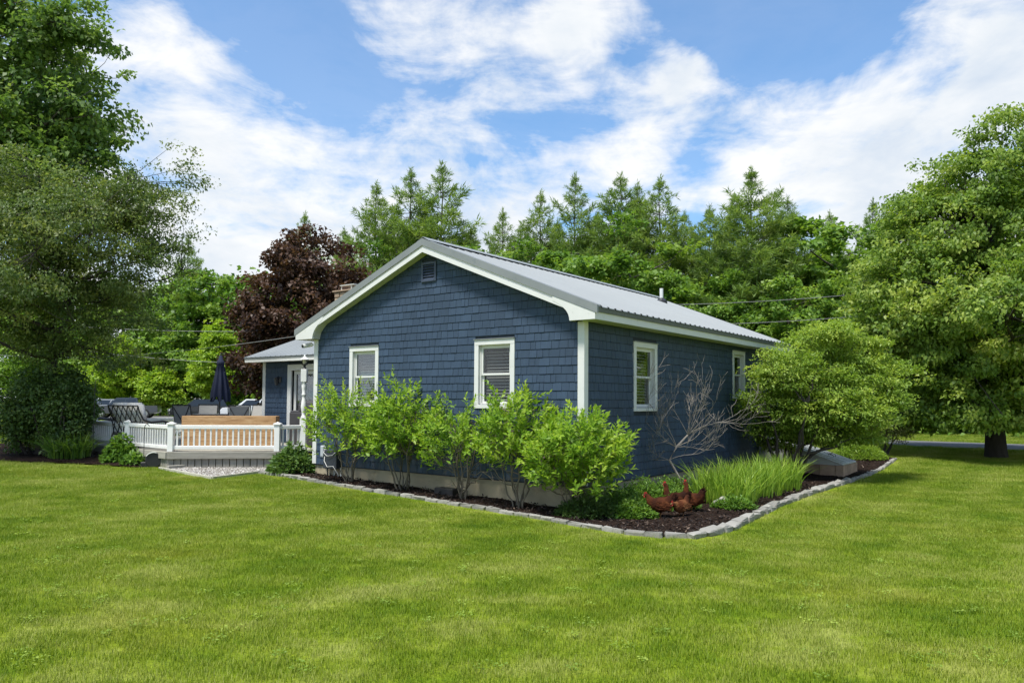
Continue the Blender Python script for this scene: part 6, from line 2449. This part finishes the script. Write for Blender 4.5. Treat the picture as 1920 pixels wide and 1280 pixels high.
# black fan housing on the ground by the deck
fh = empty('blower_housing', gpt(284, 876) + Vector((0, 0.1, 0.0)), R(20), 'black snail-shaped blower housing with white rim beside the deck', 'blower')
vs = [(0.16 * math.cos(a) * (1 + 0.12 * a / 6.28), 0, 0.17 + 0.16 * math.sin(a) * (1 + 0.12 * a / 6.28)) for a in np.linspace(0, 6.1, 20)]
MB().prism([Vector(p) + Vector((0, -0.10, 0)) for p in vs], (0, 0.2, 0)).build('drum', M_BLACK, fh, bevel=0.01)
MB().tube([(0.165 * math.cos(a), -0.112, 0.17 + 0.165 * math.sin(a)) for a in np.linspace(1.2, 2.6, 10)], 0.010, 6).build('rim', M_VINYL, fh)
MB().box(-0.26, -0.05, -0.09, 0.09, 0.0, 0.12).build('outlet', M_BLACK, fh, bevel=0.01)

# thin black garden stakes in the hedge bed
for px, pyb, pyt, lab in ((174, 862, 712, 'tall thin black garden hook beside the left deck corner'), (269, 874, 796, 'shorter thin black garden hook beside the blower housing')):
    p = gpt(px, pyb)
    ht = dpt(px, pyt, p.y).z - p.z
    st = empty('garden_hook', p, 0, lab, 'stake', 'black garden hooks by the deck')
    MB().tube([(0, 0, -0.1), (0, 0, ht - 0.06), (0.02, 0, ht), (0.07, 0, ht + 0.02), (0.11, 0, ht - 0.03)], 0.008, 6).build('rod', M_BLACK, st)
    MB().tube([(-0.08, 0, -0.05), (-0.08, 0, 0.06), (0, 0, 0.08)], 0.006, 5).build('foot_prong', M_BLACK, st)
# white lantern-shaped bird feeder on the left railing end
bf_ = empty('bird_feeder', Vector((Ai.x - 0.1, Ai.y + 0.35, DZ_ + 0.001)), 0, 'white lantern-shaped feeder on a post behind the left end of the railing', 'feeder')
MB().box(-0.04, 0.04, -0.04, 0.04, 0, 0.80).build('post', M_RAIL, bf_)
MB().lathe([(0.10, 0.802), (0.10, 0.83), (0.075, 0.84), (0.075, 1.02), (0.10, 1.03), (0.115, 1.04), (0.03, 1.13), (0.012, 1.15)], 8).build('lantern', M_RAIL, bf_)

# ---- overhead wires
M_WIRE = simple('wire', (0.20, 0.20, 0.20), 0.6)


def wire(label, a, b, sag, r):
    a, b = Vector(a), Vector(b)
    pts = []
    for i in range(25):
        t = i / 24
        p = a.lerp(b, t)
        p.z -= sag * 4 * t * (1 - t)
        pts.append(p)
    o = MB().tube(pts, r, 5).build('overhead_wire', M_WIRE, None)
    tag(o, label, 'wire', 'overhead wires')
    return o


wire('upper overhead wire on the right running behind the linden', dpt(1230, 572, 33), dpt(2000, 500, 33), 0.35, 0.012)
wire('lower overhead wire on the right running behind the linden', dpt(1230, 610, 33), dpt(2000, 545, 33), 0.35, 0.012)
wire('service wire running from the left eave of the house to the left', dpt(557, 630, 17.0), dpt(-100, 650, 36), 0.5, 0.008)
wire('upper overhead wire behind the parasol', dpt(140, 612, 60), dpt(600, 618, 60), 0.25, 0.018)
wire('lower thin overhead wire behind the parasol', dpt(140, 655, 60), dpt(520, 682, 60), 0.25, 0.018)
# ------------------------------------------------------------------ parked cars
M_GLASSD = simple('car_glass', (0.02, 0.024, 0.028), 0.08, 0.0, spec=0.8)
M_TYRE = simple('tyre', (0.02, 0.02, 0.021), 0.85)
M_RIM = simple('alloy', (0.35, 0.36, 0.37), 0.35, metal=0.6)
M_LAMP = simple('headlamp', (0.70, 0.72, 0.74), 0.15)


def car_paint(name, col):
    m = simple(name, col, 0.28, 0.04, 1.0, spec=0.6)
    m.node_tree.nodes['Principled BSDF'].inputs['Coat Weight'].default_value = 0.6
    return m


def car(label, loc, rz, paint, L, Wd, prof_body, prof_cab, wheel_x, wr, cat='car', name='parked_car'):
    """car along local x (nose at -x): lower body and cab are side outlines pulled in towards the roof"""
    r = empty(name, loc, rz, label, cat, 'vehicles parked beyond the deck')

    def loft(prof, w_of, nm, mat, parent=r, bev=0.03):
        vs = [(x, -w_of(z), z) for x, z in prof] + [(x, w_of(z), z) for x, z in prof]
        n = len(prof)
        fs = [tuple(range(n - 1, -1, -1)), tuple(range(n, 2 * n))] + [(i, (i + 1) % n, n + (i + 1) % n, n + i) for i in range(n)]
        return MB().add(vs, fs).build(nm, mat, parent, bevel=bev, seg=2)
    hw = Wd / 2
    zb = max(z for x, z in prof_body)
    loft(prof_body, lambda z: hw * (1 - 0.05 * max(0, (z - 0.6)) / 0.5), 'body', paint)
    ztop = max(z for x, z in prof_cab)
    zlow = min(z for x, z in prof_cab)
    cab_w = lambda z: hw * (0.95 - 0.17 * (z - zlow) / (ztop - zlow))
    loft(prof_cab, cab_w, 'cab', paint)
    # windows: dark panes set just proud of the cab
    xs_ = [p for p in prof_cab]
    (x0, z0), (x1, z1), (x2, z2), (x3, z3) = xs_[0], xs_[1], xs_[2], xs_[3]

    def inset(t0, t1, h0, h1):
        lo = lambda t: x0 + (x3 - x0) * t
        hi = lambda t: x1 + (x2 - x1) * t
        za, zb2 = z0 + (z1 - z0) * h0, z0 + (z1 - z0) * h1
        return [(lo(t0) + (hi(t0) - lo(t0)) * h0, za), (lo(t1) + (hi(t1) - lo(t1)) * h0, za), (lo(t1) + (hi(t1) - lo(t1)) * h1, zb2), (lo(t0) + (hi(t0) - lo(t0)) * h1, zb2)]
    for sgn in (-1, 1):
        for t0, t1 in ((0.07, 0.48), (0.52, 0.93)):
            q = inset(t0, t1, 0.15, 0.85)
            MB().prism([(x, sgn * (cab_w(z) + 0.006), z) for x, z in q], (0, -sgn * 0.02, 0)).build('side_window', M_GLASSD, r)
    # windscreen
    dz_ = 0.12 * (z1 - z0)
    nx, nz = -(z1 - z0), (x1 - x0)
    ln = math.hypot(nx, nz)
    nx, nz = nx / ln * 0.012, nz / ln * 0.012
    pa = (x0 + (x1 - x0) * 0.12, z0 + dz_)
    pb = (x0 + (x1 - x0) * 0.90, z0 + (z1 - z0) * 0.90)
    MB().prism([(pa[0] + nx, -cab_w(pa[1]) * 0.9, pa[1] + nz), (pa[0] + nx, cab_w(pa[1]) * 0.9, pa[1] + nz), (pb[0] + nx, cab_w(pb[1]) * 0.9, pb[1] + nz), (pb[0] + nx, -cab_w(pb[1]) * 0.9, pb[1] + nz)], (0.02, 0, -0.01)).build('windscreen', M_GLASSD, r)
    for wx in wheel_x:
        for sgn in (-1, 1):
            w = empty('wheel', (wx, sgn * (hw - 0.10), wr), 0, parent=r)
            w.rotation_euler = (math.pi / 2, 0, 0)
            MB().lathe([(wr * 0.62, -0.11), (wr * 0.93, -0.11), (wr, -0.07), (wr, 0.07), (wr * 0.93, 0.11), (wr * 0.62, 0.11)], 22).build('tyre', M_TYRE, w)
            MB().lathe([(wr * 0.60, -0.112), (wr * 0.60, 0.112)], 18).build('rim', M_RIM, w)
        arch = MB()
    xf = min(x for x, z in prof_body)
    for sgn in (-1, 1):
        MB().box(xf - 0.012, xf + 0.16, min(sgn * (hw - 0.06), sgn * (hw - 0.42)), max(sgn * (hw - 0.06), sgn * (hw - 0.42)), 0.68, 0.86).build('headlight', M_LAMP, r, bevel=0.02)
    MB().box(xf - 0.016, xf + 0.05, -hw + 0.44, hw - 0.44, 0.55, 0.88).build('grille', M_BLACK, r, bevel=0.015)
    MB().box(xf - 0.05, xf + 0.08, -hw + 0.04, hw - 0.04, 0.32, 0.50).build('bumper', M_BLACK if cat != 'car' else paint, r, bevel=0.03)
    return r


P_DARK = car_paint('charcoal_paint', (0.030, 0.034, 0.042))
P_BLACK = car_paint('black_paint', (0.014, 0.015, 0.017))
P_WHITE = car_paint('white_paint', (0.78, 0.78, 0.78))
pb_truck = [(-2.75, 0.42), (-2.80, 0.75), (-2.72, 1.02), (-1.45, 1.12), (2.75, 1.14), (2.80, 0.55), (2.3, 0.40)]
pc_truck = [(-1.40, 1.10), (-0.62, 1.82), (1.05, 1.84), (1.25, 1.10)]
pb_suv = [(-2.30, 0.36), (-2.36, 0.70), (-2.22, 0.98), (-1.10, 1.10), (2.25, 1.12), (2.34, 0.70), (2.25, 0.36)]
pc_suv = [(-1.15, 1.08), (-0.40, 1.70), (1.90, 1.70), (2.22, 1.08)]


def parked(px, py, dep):
    p = dpt(px, py, dep)
    p.z = float(gz(p.x, p.y)) + 0.015
    return p


car('dark charcoal pickup truck parked far left beyond the deck', parked(236, 780, 68.0), R(14), P_DARK, 5.6, 1.98, pb_truck, pc_truck, (-1.85, 1.75), 0.42, 'truck', 'pickup_truck')
car('black car parked behind the left dining chair', parked(372, 780, 65.0), R(28), P_BLACK, 4.7, 1.88, pb_suv, pc_suv, (-1.45, 1.45), 0.36)
car('white car parked beside the house wing', parked(470, 780, 62.0), R(20), P_WHITE, 4.7, 1.88, pb_suv, pc_suv, (-1.45, 1.45), 0.36)
car('silver grey car parked behind the pickup truck', parked(196, 780, 73.0), R(16), car_paint('silver_paint', (0.30, 0.31, 0.32)), 4.7, 1.88, pb_suv, pc_suv, (-1.45, 1.45), 0.36)

# ------------------------------------------------------------------ hens
def feather_mat():
    m, N, b = mat_base('hen_feathers')
    at = N.n('ShaderNodeAttribute', attribute_name='tint')
    co = N.n('ShaderNodeTexCoord').outputs['Object']
    vo = N.n('ShaderNodeTexVoronoi', ins={'Vector': co, 'Scale': 34.0})
    ns = N.noise(co, 14, 4, 0.6)
    k = N.math('ADD', at.outputs['Fac'], N.math('MULTIPLY', N.math('SUBTRACT', ns.outputs[0], 0.5), 0.35))
    c = N.ramp(k, [(0.0, (0.010, 0.004, 0.003)), (0.35, (0.036, 0.010, 0.004)), (0.65, (0.085, 0.026, 0.009)), (1.0, (0.24, 0.105, 0.040))])
    N.t.links.new(c, b.inputs['Base Color'])
    b.inputs['Roughness'].default_value = 0.9
    b.inputs['Specular IOR Level'].default_value = 0.15
    bp = N.n('ShaderNodeBump', ins={'Height': vo.outputs['Distance'], 'Strength': 0.7, 'Distance': 0.01})
    N.t.links.new(bp.outputs[0], b.inputs['Normal'])
    return m


M_HEN = feather_mat()
M_COMB = simple('comb_red', (0.42, 0.030, 0.022), 0.5, 0.15, 30)
M_BEAK = simple('beak_horn', (0.42, 0.27, 0.10), 0.5)
M_EYE = simple('hen_eye', (0.01, 0.008, 0.006), 0.1)


def hen(label, loc, rz, tone=0.0, neck_up=1.0, scale=1.0, tail_up=1.0):
    """brown hen facing local +x: one lofted body from tail to beak, legs grown from the same mesh"""
    r = empty('hen', loc, rz, label, 'hen', 'brown hens in the flower bed')
    r.scale = (scale,) * 3
    nk = neck_up
    # stations: x, z, half width, half height, tint
    st = [(-0.235, 0.335 * tail_up, 0.012, 0.020, 0.15), (-0.205, 0.315 * tail_up, 0.030, 0.055, 0.20), (-0.165, 0.272, 0.052, 0.080, 0.35), (-0.115, 0.232, 0.085, 0.100, 0.50), (-0.04, 0.208, 0.108, 0.112, 0.55),
          (0.04, 0.200, 0.108, 0.115, 0.50), (0.105, 0.215, 0.086, 0.103, 0.35), (0.145, 0.252, 0.062, 0.078, 0.40), (0.160 + 0.015 * (1 - nk), 0.252 + 0.055 * nk, 0.044, 0.052, 0.60), (0.168 + 0.05 * (1 - nk), 0.252 + 0.105 * nk, 0.034, 0.040, 0.70),
          (0.182 + 0.07 * (1 - nk), 0.252 + 0.145 * nk, 0.030, 0.034, 0.55), (0.205 + 0.07 * (1 - nk), 0.252 + 0.158 * nk, 0.026, 0.027, 0.40), (0.226 + 0.07 * (1 - nk), 0.252 + 0.155 * nk, 0.014, 0.015, 0.35)]
    nseg = 14
    V_, F_, T_ = [], [], []
    cen = [Vector((s[0], 0, s[1])) for s in st]
    for i, s in enumerate(st):
        d = (cen[min(i + 1, len(st) - 1)] - cen[max(i - 1, 0)]).normalized()
        u = Vector((0, 1, 0))
        w = d.cross(u).normalized()
        for k in range(nseg):
            a = 6.283 * k / nseg
            p = cen[i] + u * math.cos(a) * s[2] + w * math.sin(a) * s[3]
            V_.append(tuple(p))
            T_.append(min(1, max(0, s[4] + tone + (0.10 if math.sin(a) < 0 else -0.05))))
    for i in range(len(st) - 1):
        for k in range(nseg):
            F_.append((i * nseg + k, i * nseg + (k + 1) % nseg, (i + 1) * nseg + (k + 1) % nseg, (i + 1) * nseg + k))
    F_.append(tuple(range(nseg - 1, -1, -1)))
    F_.append(tuple((len(st) - 1) * nseg + k for k in range(nseg)))
    # legs with thigh, shank and three front toes and one back toe
    for sy in (-1, 1):
        def tube(pts, rad, tint, n=7):
            b0 = len(V_)
            mb = MB().tube(pts, rad, n)
            V_.extend(mb.v)
            F_.extend([tuple(b0 + q for q in f) for f in mb.f])
            T_.extend([tint] * len(mb.v))
        y = 0.045 * sy
        tube([(0.0, y, 0.17), (0.005, y, 0.115), (-0.01, y, 0.085)], [0.045, 0.030, 0.012], 0.4)
        tube([(-0.01, y, 0.09), (0.006, y, 0.012)], [0.008, 0.007], 0.95)
        for ty in (-0.4, 0, 0.4):
            tube([(0.006, y, 0.012), (0.055, y + ty * 0.06, 0.005)], [0.006, 0.003], 0.95, 5)
        tube([(0.006, y, 0.012), (-0.03, y, 0.005)], [0.006, 0.003], 0.95, 5)
    me = bpy.data.meshes.new('body')
    me.from_pydata(V_, [], F_)
    for p in me.polygons:
        p.use_smooth = True
    a_ = me.attributes.new('tint', 'FLOAT', 'POINT')
    a_.data.foreach_set('value', np.array(T_, dtype=np.float32))
    link('body', me, M_HEN, r)
    hx_, hz_ = st[11][0], st[11][1]
    # layered tail and wing feathers
    P, D, NN, T, S, Wd = [], [], [], [], [], []
    q = np.random.default_rng(int(abs(rz) * 100) + 5)
    for k in range(18):
        P.append((-0.17 + q.normal() * 0.012, q.normal() * 0.022, 0.29 * (0.5 + 0.5 * tail_up) + q.normal() * 0.02))
        D.append((-0.75 + q.normal() * 0.15, q.normal() * 0.18, 0.75 * tail_up + q.normal() * 0.2))
        NN.append((0, 1, 0.1)); T.append(0.08 + 0.25 * q.random()); S.append(0.115 + 0.03 * q.random()); Wd.append(0.032)
    for sy in (-1, 1):
        for k in range(46):
            tx = q.random(); tz = q.random()
            P.append((0.09 - 0.15 * tx, sy * (0.100 + 0.008 * q.random() - 0.02 * abs(tz - .5)), 0.265 - 0.115 * tz))
            D.append((-1, sy * 0.10, -0.20 + 0.25 * (tz - .5) + 0.1 * q.normal()))
            NN.append((0, sy, 0.25)); T.append(np.clip(0.35 + 0.35 * q.random() + tone, 0, 1)); S.append(0.075 + 0.05 * tx); Wd.append(0.030)
    v, f, t = leaf_faces(np.array(P), np.array(D), unit(np.array(NN, dtype=float)), np.array(S), np.array(Wd), 0.08, np.array(T))
    link('plumage', np_mesh('plumage', v, f, t), M_HEN, r)
    # comb, wattles, beak, eyes
    comb = [(hx_ + 0.018, 0, hz_ + 0.018), (hx_ + 0.016, 0, hz_ + 0.040), (hx_ + 0.006, 0, hz_ + 0.030), (hx_ - 0.002, 0, hz_ + 0.050), (hx_ - 0.012, 0, hz_ + 0.034), (hx_ - 0.022, 0, hz_ + 0.048), (hx_ - 0.030, 0, hz_ + 0.026), (hx_ - 0.020, 0, hz_ + 0.018)]
    MB().prism([Vector(p) + Vector((0, -0.005, 0)) for p in comb], (0, 0.010, 0)).build('comb', M_COMB, r)
    for sy in (-1, 1):
        MB().lathe([(0.002, 0.0), (0.010, -0.012), (0.009, -0.024), (0.002, -0.030)], 8, (hx_ + 0.012, sy * 0.012, hz_ - 0.016)).build('wattle', M_COMB, r, smooth=True)
        MB().lathe([(0.001, -0.006), (0.006, 0), (0.001, 0.006)], 8, (hx_ + 0.006, sy * 0.024, hz_ + 0.006)).build('eye', M_EYE, r, smooth=True)
        MB().lathe([(0.001, -0.016), (0.014, 0.0), (0.001, 0.016)], 8, (hx_ + 0.004, sy * 0.016, hz_ + 0.0)).build('face_patch', M_COMB, r, smooth=True)
    MB().tube([(hx_ + 0.018, 0, hz_ - 0.002), (hx_ + 0.036, 0, hz_ - 0.006), (hx_ + 0.048, 0, hz_ - 0.014)], [0.010, 0.007, 0.001], 7).build('beak', M_BEAK, r, smooth=True)
    return r


hen('front brown hen facing left on the mulch', bedpt(1238, 975, 0.035), R(176), 0.0, 0.62, 1.0, 0.85)
hen('dark-necked brown hen looking left behind the front hen', bedpt(1266, 962, 0.035), R(150), -0.12, 1.25, 0.95, 0.8)
hen('paler brown hen with raised rear between the other two', bedpt(1277, 974, 0.035), R(222), 0.25, 0.15, 0.85, 1.15)
hen('upright brown hen at the right with cocked tail', bedpt(1300, 963, 0.035), R(128), -0.02, 1.45, 0.95, 1.2)
ph = h2w(0.95, -0.22)
ph.z = float(gz(ph.x, ph.y)) + 0.2
hen('brown hen peeking out beneath the corner bush', bedpt(1120, 946, 0.035), R(10), -0.05, 1.2, 1.0, 0.9)
